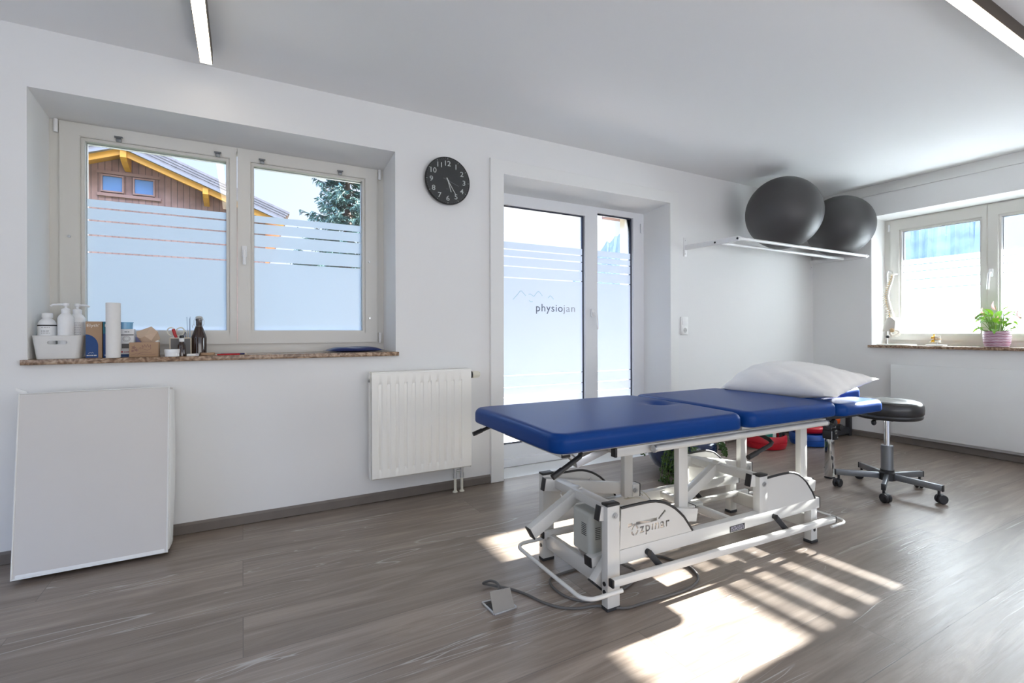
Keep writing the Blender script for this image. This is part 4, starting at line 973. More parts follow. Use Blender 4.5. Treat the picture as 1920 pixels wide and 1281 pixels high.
for h in range(1, 13):
    a = radians(90 - 30 * h); s_ = str(h); r_ = 0.109; cxn, czn = CX + r_ * cos(a), CZ_ + r_ * sin(a); sz = 0.045
    vs_, fs = text_polys(s_, sz, offset=0.0004)
    mnx, mxx_ = min(v.x for v in vs_), max(v.x for v in vs_); mny, mxy = min(v.y for v in vs_), max(v.y for v in vs_)
    m_.face_from([V((cxn + (v.x - (mnx + mxx_) / 2) * 1.1, yd, czn + v.y - (mny + mxy) / 2)) for v in vs_], fs)
m_.build('numerals', M['numeral'], ck, smooth=0)
m_ = MB(); m2 = MB()
for k in range(60):
    a = radians(6 * k); r0_, r1_ = (0.134, 0.1425) if k % 5 == 0 else (0.137, 0.1415); w_ = 0.0011 if k % 5 == 0 else 0.0005
    d = V((cos(a), 0, sin(a))); n_ = V((-sin(a), 0, cos(a))); c = V((CX, yd, CZ_)); tgt = m_ if k % 5 == 0 else m2
    tgt.quad(c + d * r0_ - n_ * w_, c + d * r1_ - n_ * w_, c + d * r1_ + n_ * w_, c + d * r0_ + n_ * w_)
m_.build('hour_marks', M['numeral'], ck, smooth=0); m2.build('minute_marks', M['print_grey'], ck, smooth=0)
def hand(name, ang, l0, l1, w0, w1, yy_, mat_):
    a = radians(90 - ang); d = V((cos(a), 0, sin(a))); n_ = V((-sin(a), 0, cos(a))); c = V((CX, yy_, CZ_)); mb = MB()
    pts = [c - d * l0 - n_ * w0, c + d * l1 - n_ * w1, c + d * l1 + n_ * w1, c - d * l0 + n_ * w0]
    mb.face_from([p for p in pts] + [p + V((0, -0.0012, 0)) for p in pts], [(0, 1, 2, 3), (7, 6, 5, 4), (0, 1, 5, 4), (1, 2, 6, 5), (2, 3, 7, 6), (3, 0, 4, 7)]); mb.build(name, mat_, ck, smooth=0)
hand('hour_hand', 163, 0.018, 0.072, 0.0030, 0.0026, yd - 0.0012, M['numeral'])
hand('minute_hand', 148, 0.020, 0.098, 0.0028, 0.0020, yd - 0.003, M['numeral'])
hand('second_hand', 111, 0.036, 0.075, 0.0006, 0.0005, yd - 0.0045, M['print_grey'])
m_ = MB(); m_.cyl((CX, yd, CZ_), (CX, yd - 0.007, CZ_), 0.004, 16); m_.build('centre_pin', M['numeral'], ck)
m_ = MB(); add_text(m_, 'R C', 0.010, (CX - 0.009, yd, CZ_ - 0.055), (1, 0, 0), (0, 0, 1)); m_.build('dial_mark', M['print_grey'], ck, smooth=0)
m_ = MB(); m_.lathe([(0.1445, 0.0345), (0.1445, 0.0355)], n=72, M=Mc); m_.build('glass_cover', M['glass'], ck, smooth=0)

# ---------------------------------------------------------------- socket with switch
so = thing('switch_socket', 'white light switch above a power socket right of terrace door', 'socket', (3.265, YB, 1.0))
sx_, sz0, sz1 = 3.265, 0.972, 1.124
box('cover_frame', M['white_plastic'], (sx_ - 0.0405, YB - 0.012, sz0), (sx_ + 0.0405, YB, sz1), so, bev=0.003)
box('rocker', M['white_plastic'], (sx_ - 0.031, YB - 0.016, 1.056), (sx_ + 0.031, YB - 0.010, 1.118), so, bev=0.002)
box('socket_insert', M['white_plastic'], (sx_ - 0.031, YB - 0.014, 0.979), (sx_ + 0.031, YB - 0.010, 1.041), so, bev=0.002)
Ms = Matrix.Translation((sx_, YB - 0.014, 1.010)) @ Matrix.Rotation(radians(90), 4, 'X')
M['socket_grey'] = mat('socket_recess', (0.50, 0.50, 0.49), 0.5)
m_ = MB(); m_.lathe([(0.0215, 0.0008), (0.019, 0.0010), (0.018, 0.0002)], n=32, M=Ms, capb=False, capt=True); m_.build('recess', M['socket_grey'], so)
m_ = MB()
for d in (-0.0095, 0.0095): m_.cyl((sx_ + d, YB - 0.0148, 1.010), (sx_ + d, YB - 0.0142, 1.010), 0.0025, 12)
m_.build('pin_holes', M['black'], so)

# ---------------------------------------------------------------- ball rack and exercise balls
rk = thing('wall_rack', 'white steel wall rack of two rods holding the exercise balls', 'rack', (4.2, YB, 1.71))
RZ, RA, RB = 1.702, 2.403, 2.603
for x, w_ in ((3.280, 1), (5.120, 1)):
    m_ = MB(); m_.box((x - 0.018, YB - 0.006, 1.632), (x + 0.018, YB, 1.792), 0.003); p_ = m_.build('wall_plate', M['white_metal'], rk)
    e = MB()
    for z in (1.655, 1.768): e.cyl((x, YB - 0.008, z), (x, YB - 0.006, z), 0.004, 10)
    e.build('plate_screw', M['zinc'], p_)
    m_ = MB(); m_.prism([(YB - 0.005, 1.690), (YB - 0.005, 1.726), (RB, RZ + 0.018), (RA, RZ + 0.018), (RA - 0.017, RZ), (RA, RZ - 0.018), (RB, RZ - 0.018)], lambda a, b: (x - 0.012, a, b), lambda a, b: (x + 0.012, a, b)); p_ = m_.build('bracket_arm', M['white_metal'], rk)
    e = MB()
    for y in (RA, RB): e.cyl((x - 0.0125, y, RZ), (x - 0.0145, y, RZ), 0.008, 14)
    e.build('arm_plug', M['black'], p_)
for y in (RA, RB):
    m_ = MB(); m_.cyl((3.285, y, RZ), (5.125, y, RZ), 0.0125, 20); m_.build('rod', M['white_metal'], rk)
def ball(c, R, label, axis):
    mb = MB(); mb.sphere((0, 0, 0), R, 64, 40)
    for v in mb.bm.verts:
        d = v.co.normalized(); lat = math.asin(max(-1, min(1, d.z)))
        v.co *= 1 - 0.0022 * (0.5 + 0.5 * cos(lat * 44)) * (abs(lat) < 0.95)
        v.co.z *= 0.975
    Rm = V((0, 0, 1)).rotation_difference(V(axis)).to_matrix().to_4x4(); mb.xform(Rm)
    b = mb.build('exercise_ball', M['ball'], origin=None, smooth=60); b.location = c; WORLD[b.name] = Matrix.Translation(V(c))
    pl = MB(); pl.cyl(V(axis) * R * 0.966, V(axis) * R * 0.978, 0.010, 16); pl.build('valve_plug', M['white_plastic'], b, local=True)
    tag(b, label, 'ball', 'exercise balls on the wall rack'); return b
ball((4.0, 2.503, RZ + 0.0105 + sqrt(0.3 ** 2 - 0.1 ** 2)), 0.300, 'larger anthracite exercise ball on the rack, nearer to the terrace door', (0.83, -0.55, 0.12))
ball((4.858, 2.503, RZ + 0.0105 + sqrt(0.281 ** 2 - 0.1 ** 2)), 0.281, 'anthracite exercise ball on the rack, next to the right wall', (-0.1, 0.25, 0.96))

# ---------------------------------------------------------------- ceiling lights
def led_bar(lo, hi, label):
    t = thing('ceiling_light', label, 'light', ((lo[0] + hi[0]) / 2, (lo[1] + hi[1]) / 2, CEIL), group='linear ceiling lights')
    z0 = 2.288
    body = MB(); body.box((lo[0], lo[1], z0 + 0.004), (hi[0], hi[1], CEIL - 0.0005), 0.002); body.build('profile', M['bronze'], t)
    b = 0.003
    d = MB(); d.box((lo[0] + b, lo[1] + b, z0), (hi[0] - b, hi[1] - b, z0 + 0.0045), 0.001); d.build('diffuser', M['led'], t)
    return t
led_bar((-0.176, 0.55), (-0.122, 2.757), 'linear ceiling light pointing at the left window, warm white')
led_bar((1.55, 0.800), (4.4, 0.852), 'linear ceiling light with dark side running along the room, warm white')
# ---------------------------------------------------------------- things on the left windowsill (top at SZ)
SZ = 0.8835
def T(name, label, cat, x, y, z=SZ, group=None): return thing(name, label, cat, (x, y, z), group=group)
def at(x, y, z=SZ, r=0.0): return Matrix.Translation((x, y, z)) @ Matrix.Rotation(r, 4, 'Z')
M['basket'] = mat('matt_white_plastic', (0.70, 0.70, 0.68), 0.5)
M['bottle_white'] = mat('white_bottle', (0.80, 0.81, 0.82), 0.35)
M['label_pale'] = mat('pale_label', (0.74, 0.75, 0.76), 0.5)
M['print_dark'] = mat('dark_print', (0.03, 0.03, 0.035), 0.6)
M['kraft'] = mat('kraft_card', (0.40, 0.26, 0.16), 0.75, var=0.06)
M['kraft_pale'] = mat('pale_kraft_card', (0.55, 0.43, 0.33), 0.75, var=0.06)
M['box_blue'] = mat('deep_blue_print', (0.008, 0.055, 0.20), 0.5)
M['box_teal'] = mat('teal_print', (0.01, 0.15, 0.22), 0.5)
M['print_white'] = mat('white_print', (0.75, 0.72, 0.66), 0.6)
M['paper'] = mat('white_paper', (0.78, 0.77, 0.75), 0.9, var=0.03, bump=0.15, scale=40, spec=0.2)
M['tan_paper'] = mat('tan_paper', (0.56, 0.42, 0.31), 0.85, var=0.05)
M['amber'] = mat('brown_glass', (0.028, 0.011, 0.006), 0.08, var=0.1, spec=0.7)
M['red'] = mat('red_plastic', (0.45, 0.012, 0.016), 0.35)
M['grey_board'] = mat('grey_board', (0.13, 0.125, 0.12), 0.6)
M['birch'] = mat('pale_birch', (0.66, 0.57, 0.44), 0.6, var=0.08, scale=20)
M['blue_clear'] = mat('pale_blue_plastic', (0.22, 0.48, 0.72), 0.2)
M['lilac'] = mat('lilac_plastic', (0.34, 0.33, 0.56), 0.35)
M['ruler'] = mat('pale_blue_ruler', (0.34, 0.45, 0.60), 0.25)

# storage basket: open tapered tub with a slotted front
bx, by = -0.733, 2.985
bk = T('storage_basket', 'white tapered plastic basket with slotted handle at left end of sill', 'basket', bx, by)
def rrect(hx, hy, r, n=6):
    out = []
    for cx, cy, a0 in ((hx - r, hy - r, 0), (-hx + r, hy - r, 90), (-hx + r, -hy + r, 180), (hx - r, -hy + r, 270)):
        for k in range(n + 1): a = radians(a0 + 90 * k / n); out.append((cx + r * cos(a), cy + r * sin(a)))
    return out
def tub(mb, x, y, z0, h, b, t, thick=0.003, r=0.018):
    """b, t = half sizes (x, y) at bottom and top"""
    prof = [(b, 0.0), (t, h), ((t[0] - thick, t[1] - thick), h), ((b[0] - thick, b[1] - thick), thick)]
    rings = [[mb.bm.verts.new((x + p, y + q, z0 + z)) for p, q in rrect(s_[0], s_[1], r)] for s_, z in prof]; n = len(rings[0])
    for A, B in zip(rings, rings[1:]):
        for i in range(n): mb.bm.faces.new((A[i], A[(i + 1) % n], B[(i + 1) % n], B[i]))
    mb.bm.faces.new(rings[0][::-1]); mb.bm.faces.new(rings[-1]); return mb
tub_mb = tub(MB(), bx, by, SZ, 0.104, (0.074, 0.058), (0.086, 0.068)); 
bmesh.ops.recalc_face_normals(tub_mb.bm, faces=list(tub_mb.bm.faces))
tme = bpy.data.meshes.new('tub'); tub_mb.bm.to_mesh(tme); tub_mb.bm.free(); to = bpy.data.objects.new('tub', tme); COL.objects.link(to)
cb = MB(); pts = [(bx + 0.002 + sx * 0.026 + 0.0085 * cos(radians(a)), SZ + 0.074 + 0.0085 * sin(radians(a))) for sx, r0 in ((1, -90), (-1, 90)) for a in range(r0, r0 + 181, 20)]
cb.prism(pts, lambda a, b: (a, by - 0.10, b), lambda a, b: (a, by - 0.03, b)); bmesh.ops.recalc_face_normals(cb.bm, faces=list(cb.bm.faces))
cme = bpy.data.meshes.new('cut'); cb.bm.to_mesh(cme); cb.bm.free(); co = bpy.data.objects.new('cut', cme); COL.objects.link(co)
md = to.modifiers.new('cut', 'BOOLEAN'); md.object = co; md.solver = 'EXACT'; bpy.context.view_layer.update()
tn = bpy.data.meshes.new_from_object(to.evaluated_get(bpy.context.evaluated_depsgraph_get())); bpy.data.objects.remove(to); bpy.data.objects.remove(co)
m_ = MB(); m_.bm.from_mesh(tn); m_.build('tub', M['basket'], bk, smooth=50)
m_ = MB()
ring_ = [(bx + p, by + q, SZ + 0.104) for p, q in rrect(0.0848, 0.0668, 0.018)]; m_.tube(ring_, 0.0022, 6, closed=True); m_.build('rim', M['basket'], bk)

def lines(mb, x0, x1, zs, y, rr_, h=0.0014):
    for z in zs:
        x = x0
        while x < x1 - 0.003:
            l_ = rr_.uniform(0.004, 0.012); mb.quad((x, y, z), (min(x + l_, x1), y, z), (min(x + l_, x1), y, z + h), (x, y, z + h)); x += l_ + 0.002
rr_ = random.Random(9)
# capped bottle with black stripe
x, y = -0.782, 2.985; b0 = SZ + 0.0035
o = T('lotion_bottle', 'round white bottle with flip cap and black stripe, in white basket', 'bottle', x, y, b0)
m_ = MB(); m_.lathe([(0.030, 0), (0.033, 0.004), (0.033, 0.150), (0.031, 0.162), (0.024, 0.172), (0.016, 0.178), (0.016, 0.184)], (x, y, b0), 32); m_.build('bottle_body', M['bottle_white'], o)
m_ = MB(); m_.lathe([(0.019, 0.182), (0.020, 0.184), (0.020, 0.200), (0.018, 0.204), (0.004, 0.206)], (x, y, b0), 24); m_.build('flip_cap', M['bottle_white'], o)
m_ = MB(); m_.lathe([(0.0333, 0.145), (0.0333, 0.1505)], (x, y, b0), 32, capb=False, capt=False); m_.build('stripe', M['print_dark'], o)
m_ = MB(); lines(m_, x - 0.012, x + 0.018, [b0 + 0.138, b0 + 0.124, b0 + 0.119, b0 + 0.112], y - 0.0338, rr_); m_.build('label_print', M['print_dark'], o, smooth=0)
def pump_bottle(x, y, hx, h, label, printed, ang):
    o = T('pump_bottle', label, 'bottle', x, y, b0)
    m_ = MB(); m_.lathe([(hx - 0.003, 0), (hx, 0.004), (hx, h - 0.018), (hx - 0.004, h - 0.008), (0.016, h + 0.002), (0.013, h + 0.006)], (x, y, b0), 32); m_.build('bottle_body', M['bottle_white'], o)
    m_ = MB(); m_.lathe([(0.016, h + 0.004), (0.0165, h + 0.022), (0.012, h + 0.026), (0.005, h + 0.028), (0.005, h + 0.038), (0.011, h + 0.039), (0.012, h + 0.050), (0.004, h + 0.052)], (x, y, b0), 20)
    d = V((cos(ang), sin(ang), 0)); p = V((x, y, b0 + h + 0.044)); m_.tube([p, p + d * 0.022, p + d * 0.045 + V((0, 0, -0.002)), p + d * 0.052 + V((0, 0, -0.008))], 0.0045, 10); m_.build('pump_head', M['bottle_white'], o)
    if printed:
        m_ = MB(); m_.lathe([(hx + 0.0004, 0.05), (hx + 0.0004, h - 0.035)], (x, y, b0), 32, capb=False, capt=False); m_.build('label', M['label_pale'], o)
        m_ = MB(); lines(m_, x - 0.008, x + 0.02, [b0 + h - 0.04 - 0.011 * k for k in range(8)], y - hx - 0.0012, rr_); m_.build('label_print', M['print_grey'], o, smooth=0)
pump_bottle(-0.712, 2.965, 0.029, 0.200, 'plain white pump bottle in front, centre of the white basket', False, radians(182))
pump_bottle(-0.684, 3.020, 0.029, 0.200, 'white pump bottle with printed label at right rear of basket', True, radians(-25))

# tape boxes
def carton(name, label, x0, x1, y0_, y1_, h, base_mat):
    o = T(name, label, 'box', (x0 + x1) / 2, (y0_ + y1_) / 2)
    box('carton', M[base_mat], (x0, y0_, SZ), (x1, y1_, SZ + h), o, bev=0.001); return o
yf_ = 2.945
o = carton('tape_box', 'brown tape box with dark blue arch, beside the white basket', -0.638, -0.578, yf_, 3.005, 0.170, 'kraft')
m_ = MB(); arch = [(-0.6378, SZ + 0.001), (-0.592, SZ + 0.001), (-0.592, SZ + 0.055)] + [(-0.6378 + 0.0458 * cos(radians(a)), SZ + 0.055 + 0.055 * sin(radians(a))) for a in range(0, 91, 10)]
m_.bm.faces.new([m_.bm.verts.new((a, yf_ - 0.0006, b)) for a, b in arch]); m_.build('blue_arch', M['box_blue'], o, smooth=0)
m_ = MB(); add_text(m_, 'Elyth', 0.020, (-0.635, yf_ - 0.0009, SZ + 0.145), (1, 0, 0), (0, 0, 1), width=0.041); add_text(m_, '+', 0.013, (-0.593, yf_ - 0.0009, SZ + 0.152), (1, 0, 0), (0, 0, 1))
lines(m_, -0.634, -0.598, [SZ + 0.010], yf_ - 0.0009, rr_, 0.0035); stroke_pts = [(-0.628, SZ + 0.020), (-0.622, SZ + 0.026), (-0.617, SZ + 0.022), (-0.613, SZ + 0.027), (-0.609, SZ + 0.021)]
for (a, b), (c, d) in zip(stroke_pts, stroke_pts[1:]): m_.quad((a, yf_ - 0.0009, b - 0.0006), (c, yf_ - 0.0009, d - 0.0006), (c, yf_ - 0.0009, d + 0.0006), (a, yf_ - 0.0009, b + 0.0006))
m_.build('lettering', M['print_white'], o, smooth=0)
o = carton('tape_box', 'blue and teal tape box behind the white paper roll', -0.575, -0.516, yf_ + 0.004, 3.008, 0.170, 'box_blue')
m_ = MB(); m_.quad((-0.5749, yf_ + 0.0033, SZ + 0.113), (-0.5161, yf_ + 0.0033, SZ + 0.113), (-0.5161, yf_ + 0.0033, SZ + 0.169), (-0.5749, yf_ + 0.0033, SZ + 0.169)); m_.build('teal_band', M['box_teal'], o, smooth=0)
m_ = MB(); add_text(m_, 'Elyth', 0.020, (-0.570, yf_ + 0.003, SZ + 0.145), (1, 0, 0), (0, 0, 1), width=0.041); lines(m_, -0.570, -0.535, [SZ + 0.010], yf_ + 0.003, rr_, 0.0035); m_.build('lettering', M['print_white'], o, smooth=0)
# paper roll
o = T('paper_roll', 'tall white paper roll standing on end on the sill', 'paper roll', -0.531, 2.915)
m_ = MB(); m_.lathe([(0.0265, 0), (0.028, 0.001), (0.028, 0.256), (0.0265, 0.2575), (0.012, 0.2575), (0.012, 0.20)], (-0.531, 2.915, SZ), 36, capt=True); m_.build('roll', M['paper'], o)
m_ = MB(); m_.box((-0.560, 2.918, SZ + 0.0005), (-0.5575, 2.925, SZ + 0.2565), 0.0005); m_.build('loose_edge', M['paper'], o)
# grey and white small box
o = carton('remedy_box', 'small grey box with black bar right of paper roll', -0.512, -0.462, 2.965, 3.01, 0.135, 'label_pale')
yb_ = 2.9644
m_ = MB(); m_.quad((-0.5119, yb_, SZ + 0.105), (-0.4621, yb_, SZ + 0.105), (-0.4621, yb_, SZ + 0.1085), (-0.5119, yb_, SZ + 0.1085)); lines(m_, -0.498, -0.476, [SZ + 0.120], yb_, rr_, 0.003)
for r0_, r1_ in ((0.0135, 0.0125), (0.0095, 0.0088)):
    n = 28
    for k in range(n):
        a, b = 2 * pi * k / n, 2 * pi * (k + 1) / n; c = (-0.490, SZ + 0.088)
        m_.quad(*[(c[0] + r_ * 1.1 * cos(t), yb_, c[1] + r_ * sin(t)) for r_, t in ((r0_, a), (r0_, b), (r1_, b), (r1_, a))])
m_.build('label_print', M['print_dark'], o, smooth=0)
m_ = MB(); m_.quad((-0.508, yb_, SZ + 0.042), (-0.476, yb_, SZ + 0.042), (-0.476, yb_, SZ + 0.064), (-0.508, yb_, SZ + 0.064)); m_.build('grey_panel', M['grey_board'], o, smooth=0)
m_ = MB(); m_.quad((-0.5119, yb_, SZ + 0.001), (-0.4621, yb_, SZ + 0.001), (-0.4621, yb_, SZ + 0.014), (-0.5119, yb_, SZ + 0.014)); m_.build('blue_band', M['box_blue'], o, smooth=0)
m_ = MB(); m_.quad((-0.510, yb_, SZ + 0.022), (-0.504, yb_, SZ + 0.022), (-0.504, yb_, SZ + 0.028), (-0.510, yb_, SZ + 0.028)); lines(m_, -0.500, -0.480, [SZ + 0.023], yb_, rr_, 0.003); m_.build('red_print', M['red'], o, smooth=0)
# pale blue cup
o = T('plastic_cup', 'pale blue translucent cup behind the white paper roll', 'cup', -0.515, 3.06)
m_ = MB(); m_.lathe([(0.028, 0), (0.030, 0.002), (0.036, 0.165), (0.038, 0.166), (0.038, 0.170), (0.034, 0.170), (0.028, 0.003)], (-0.515, 3.06, SZ), 28); m_.build('cup', M['blue_clear'], o)
# lilac bottle
o = T('lilac_bottle', 'lilac plastic bottle behind the tissue box', 'bottle', -0.452, 3.05)
m_ = MB(); m_.lathe([(0.022, 0), (0.024, 0.003), (0.024, 0.080), (0.018, 0.095), (0.010, 0.100), (0.010, 0.112), (0.003, 0.113)], (-0.452, 3.05, SZ), 24); m_.build('bottle_body', M['lilac'], o)
m_ = MB(); m_.lathe([(0.0115, 0.098), (0.012, 0.116), (0.003, 0.118)], (-0.452, 3.05, SZ), 20); m_.build('cap', M['lilac'], o)
# tissue box with crumpled paper
o = T('tissue_box', 'low brown cardboard tissue box with drawn plants', 'tissue box', -0.405, 2.98)
Mt = at(-0.474, 2.925, SZ, radians(2))
m_ = MB(); m_.box((0, 0, 0), (0.113, 0.09, 0.070), 0.001); m_.xform(Mt); m_.build('carton', M['kraft'], o)
m_ = MB()
def doodle(pts, w=0.0009):
    for (a, b), (c, d) in zip(pts, pts[1:]):
        l_ = max(1e-5, sqrt((c - a) ** 2 + (d - b) ** 2)); nx, nz = -(d - b) / l_ * w, (c - a) / l_ * w
        m_.bm.faces.new([m_.bm.verts.new(Mt @ V(p)) for p in ((a - nx, -0.0006, b - nz), (c - nx, -0.0006, d - nz), (c + nx, -0.0006, d + nz), (a + nx, -0.0006, b + nz))])
for cx, cz, r_ in ((0.018, 0.046, 0.009), (0.014, 0.030, 0.006), (0.028, 0.034, 0.008)): doodle([(cx + r_ * (0.55 + 0.45 * cos(5 * a)) * cos(a), cz + r_ * (0.55 + 0.45 * cos(5 * a)) * sin(a)) for a in [k * 2 * pi / 40 for k in range(41)]])
doodle([(0.052, 0.040), (0.050, 0.058), (0.056, 0.046), (0.060, 0.060), (0.066, 0.046), (0.072, 0.061), (0.077, 0.046), (0.084, 0.059), (0.084, 0.038), (0.070, 0.032), (0.052, 0.040)]); doodle([(0.038, 0.041), (0.044, 0.046), (0.047, 0.040), (0.041, 0.037)])
doodle([(0.008, 0.010), (0.030, 0.018), (0.055, 0.012), (0.085, 0.010), (0.104, 0.013)]); doodle([(0.030, 0.008), (0.045, 0.022), (0.060, 0.024), (0.088, 0.018)])
m_.build('doodles', M['siding_trim'], o, smooth=0)
m_ = MB(); m_.xform(Mt); m_.box((0.1131, 0.002, 0.001), (0.1139, 0.024, 0.069), M=Mt); m_.build('speckled_edge', M['kraft_pale'], o)
def crumple(name, cx, cy, z0, pts, mt_):
    mb = MB(); mb.face_from([V((cx + a, cy + b, z0 + c)) for a, b, c in pts[0]], pts[1]); mb.build(name, M[mt_], o, smooth=0)
crumple('paper_sheet', -0.405, 2.975, SZ + 0.06, ([(-0.022, 0, 0), (0.018, -0.008, 0), (0.030, 0.014, 0), (-0.008, 0.024, 0), (-0.044, -0.010, 0.036), (-0.050, 0.012, 0.062), (-0.012, -0.026, 0.040), (0.010, 0.010, 0.088), (0.014, -0.022, 0.018), (0.038, -0.012, 0.062), (0.046, 0.012, 0.028), (-0.006, 0.02, 0.080), (-0.03, -0.022, 0.030)],
        [(0, 1, 8, 6), (0, 6, 12, 4), (4, 12, 6, 5), (5, 6, 7), (5, 7, 11), (6, 8, 9, 7), (8, 1, 10, 9), (1, 2, 10), (7, 9, 11), (9, 10, 2, 11), (2, 3, 11), (3, 5, 11), (0, 4, 5, 3)]), 'tan_paper')
crumple('tissue', -0.383, 2.985, SZ + 0.068, ([(-0.012, -0.01, 0), (0.014, -0.012, 0), (0.02, 0.01, 0), (-0.01, 0.012, 0), (0.0, -0.016, 0.014), (0.018, 0.0, 0.016), (-0.008, 0.006, 0.016)], [(0, 1, 4), (1, 2, 5), (2, 3, 6), (3, 0, 6), (4, 1, 5), (4, 5, 6), (0, 4, 6), (5, 2, 6)]), 'paper')

# pen organiser and what stands in it
ox0, ox1, oy0, oy1 = -0.320, -0.228, 2.975, 3.045
o = T('desk_organiser', 'dark grey organiser box with pale wooden edges', 'organiser', (ox0 + ox1) / 2, (oy0 + oy1) / 2)
m_ = MB()
for a, b in (((ox0 + 0.004, oy0, SZ + 0.002), (ox1 - 0.004, oy0 + 0.003, SZ + 0.088)), ((ox0 + 0.004, oy1 - 0.003, SZ + 0.002), (ox1 - 0.004, oy1, SZ + 0.088)), ((ox0 + 0.004, oy0, SZ), (ox1 - 0.004, oy1, SZ + 0.003))): m_.box(a, b)
m_.build('panel', M['grey_board'], o)
m_ = MB()
for x in (ox0, ox1 - 0.004): m_.box((x, oy0 - 0.001, SZ), (x + 0.004, oy1 + 0.001, SZ + 0.092), 0.0006)
for y in (oy0 - 0.001, oy1 - 0.003): m_.box((ox0, y, SZ + 0.087), (ox1, y + 0.004, SZ + 0.092), 0.0006)
m_.build('wooden_edge', M['birch'], o)
zi = SZ + 0.0032
o = T('scissors', 'scissors with pale oval grips standing in the grey organiser', 'scissors', -0.302, 3.0, zi)
m_ = MB(); m_.bar((-0.290, 3.0, zi), (-0.304, 3.0, zi + 0.098), 0.002, 0.012, up=(1, 0, 0)); m_.bar((-0.294, 3.004, zi), (-0.288, 3.004, zi + 0.098), 0.002, 0.012, up=(1, 0, 0)); m_.build('blade', M['zinc'], o)
for cx, t in ((-0.314, radians(25)), (-0.279, radians(-25))):
    m_ = MB(); m_.tube([(cx + 0.017 * cos(a) * cos(t) + 0.022 * sin(a) * sin(-t), 3.002, zi + 0.118 + 0.022 * sin(a) * cos(t) + 0.017 * cos(a) * sin(t)) for a in [2 * pi * k / 24 for k in range(24)]], 0.0032, 8, closed=True); m_.build('grip', M['cream_plastic'], o)
o = T('marker', 'red marker pen leaning in the grey organiser', 'pen', -0.29, 2.99, zi)
m_ = MB(); m_.tube([(-0.270, 2.992, zi + 0.005), (-0.305, 2.992, zi + 0.128)], 0.0065, 14); m_.build('marker', M['red'], o)
m_ = MB(); m_.tube([(-0.298, 2.992, zi + 0.100), (-0.3065, 2.992, zi + 0.132)], 0.0072, 14); m_.build('cap', M['red'], o)
o = T('pen', 'dark ballpoint pen leaning right in the grey organiser', 'pen', -0.262, 2.995, zi)
m_ = MB(); m_.tube([(-0.272, 2.998, zi + 0.004), (-0.256, 2.998, zi + 0.108)], 0.0045, 12); m_.tube([(-0.256, 2.998, zi + 0.108), (-0.2552, 2.998, zi + 0.116)], 0.002, 8); m_.build('barrel', M['navy'], o)
m_ = MB(); m_.bar((-0.2605, 2.993, zi + 0.075), (-0.2555, 2.993, zi + 0.108), 0.003, 0.0015, up=(0, 1, 0)); m_.build('clip', M['zinc'], o)
o = T('ruler', 'thin pale blue rod at right inside the grey organiser', 'ruler', -0.247, 3.01, zi)
m_ = MB(); m_.bar((-0.2445, 3.01, zi), (-0.250, 3.01, zi + 0.195), 0.006, 0.0025); o2 = m_.build('rod', M['ruler'], o)
o = T('ruler', 'wider blue slanted-top ruler at right inside the grey organiser', 'ruler', -0.236, 3.02, zi)
m_ = MB(); m_.prism([(-0.241, zi), (-0.234, zi), (-0.236, zi + 0.198), (-0.2415, zi + 0.182)], lambda a, b: (a, 3.020, b), lambda a, b: (a, 3.024, b)); m_.build('blade', M['ruler'], o)
# bottles and jars
def amber_bottle(): pass
x, y = -0.265, 2.925
o = T('dropper_bottle', 'small brown glass bottle with white cap collar before the organiser', 'bottle', x, y)
m_ = MB(); m_.lathe([(0.015, 0), (0.0165, 0.002), (0.0165, 0.055), (0.013, 0.064), (0.009, 0.068), (0.009, 0.074)], (x, y, SZ), 24); m_.build('bottle_body', M['amber'], o)
m_ = MB(); m_.lathe([(0.0105, 0.072), (0.011, 0.074), (0.011, 0.088), (0.008, 0.090)], (x, y, SZ), 20); m_.build('collar', M['bottle_white'], o)
m_ = MB(); m_.lathe([(0.0085, 0.090), (0.0092, 0.092), (0.0085, 0.103), (0.003, 0.105)], (x, y, SZ), 20); m_.build('cap', M['black'], o)
x, y = -0.302, 2.908
o = T('cream_jar', 'low round white jar on the sill before the grey organiser', 'jar', x, y)
m_ = MB(); m_.lathe([(0.0285, 0), (0.030, 0.002), (0.030, 0.020)], (x, y, SZ), 32); m_.build('jar', M['bottle_white'], o)
m_ = MB(); m_.lathe([(0.031, 0.0185), (0.0315, 0.020), (0.0315, 0.033), (0.030, 0.0355), (0.004, 0.036)], (x, y, SZ), 32); m_.build('lid', M['bottle_white'], o)
x, y = -0.197, 3.005
o = T('swing_top_bottle', 'dark brown glass bottle with wire swing top', 'bottle', x, y)
m_ = MB(); m_.lathe([(0.031, 0), (0.034, 0.003), (0.0345, 0.088), (0.033, 0.098), (0.026, 0.118), (0.019, 0.140), (0.0135, 0.152), (0.0135, 0.178), (0.0155, 0.180), (0.0155, 0.188), (0.012, 0.190)], (x, y, SZ), 32); m_.build('bottle_body', M['amber'], o)
m_ = MB(); m_.lathe([(0.013, 0.189), (0.0145, 0.191), (0.0145, 0.199), (0.010, 0.202), (0.003, 0.203)], (x, y, SZ), 20); m_.build('stopper', M['socket_grey'], o)
m_ = MB()
for s_ in (-1, 1): m_.tube([(x + s_ * 0.0155, y, SZ + 0.150), (x + s_ * 0.022, y, SZ + 0.160), (x + s_ * 0.022, y, SZ + 0.180), (x + s_ * 0.014, y, SZ + 0.196)], 0.0012, 6)
m_.tube([(x - 0.022, y, SZ + 0.162), (x - 0.028, y - 0.006, SZ + 0.150), (x - 0.026, y - 0.010, SZ + 0.140)], 0.0012, 6)
m_.tube([(x + 0.0155 * cos(a), y + 0.0155 * sin(a), SZ + 0.151) for a in [2 * pi * k / 20 for k in range(20)]], 0.0013, 6, closed=True); m_.build('wire_bail', M['zinc'], o)
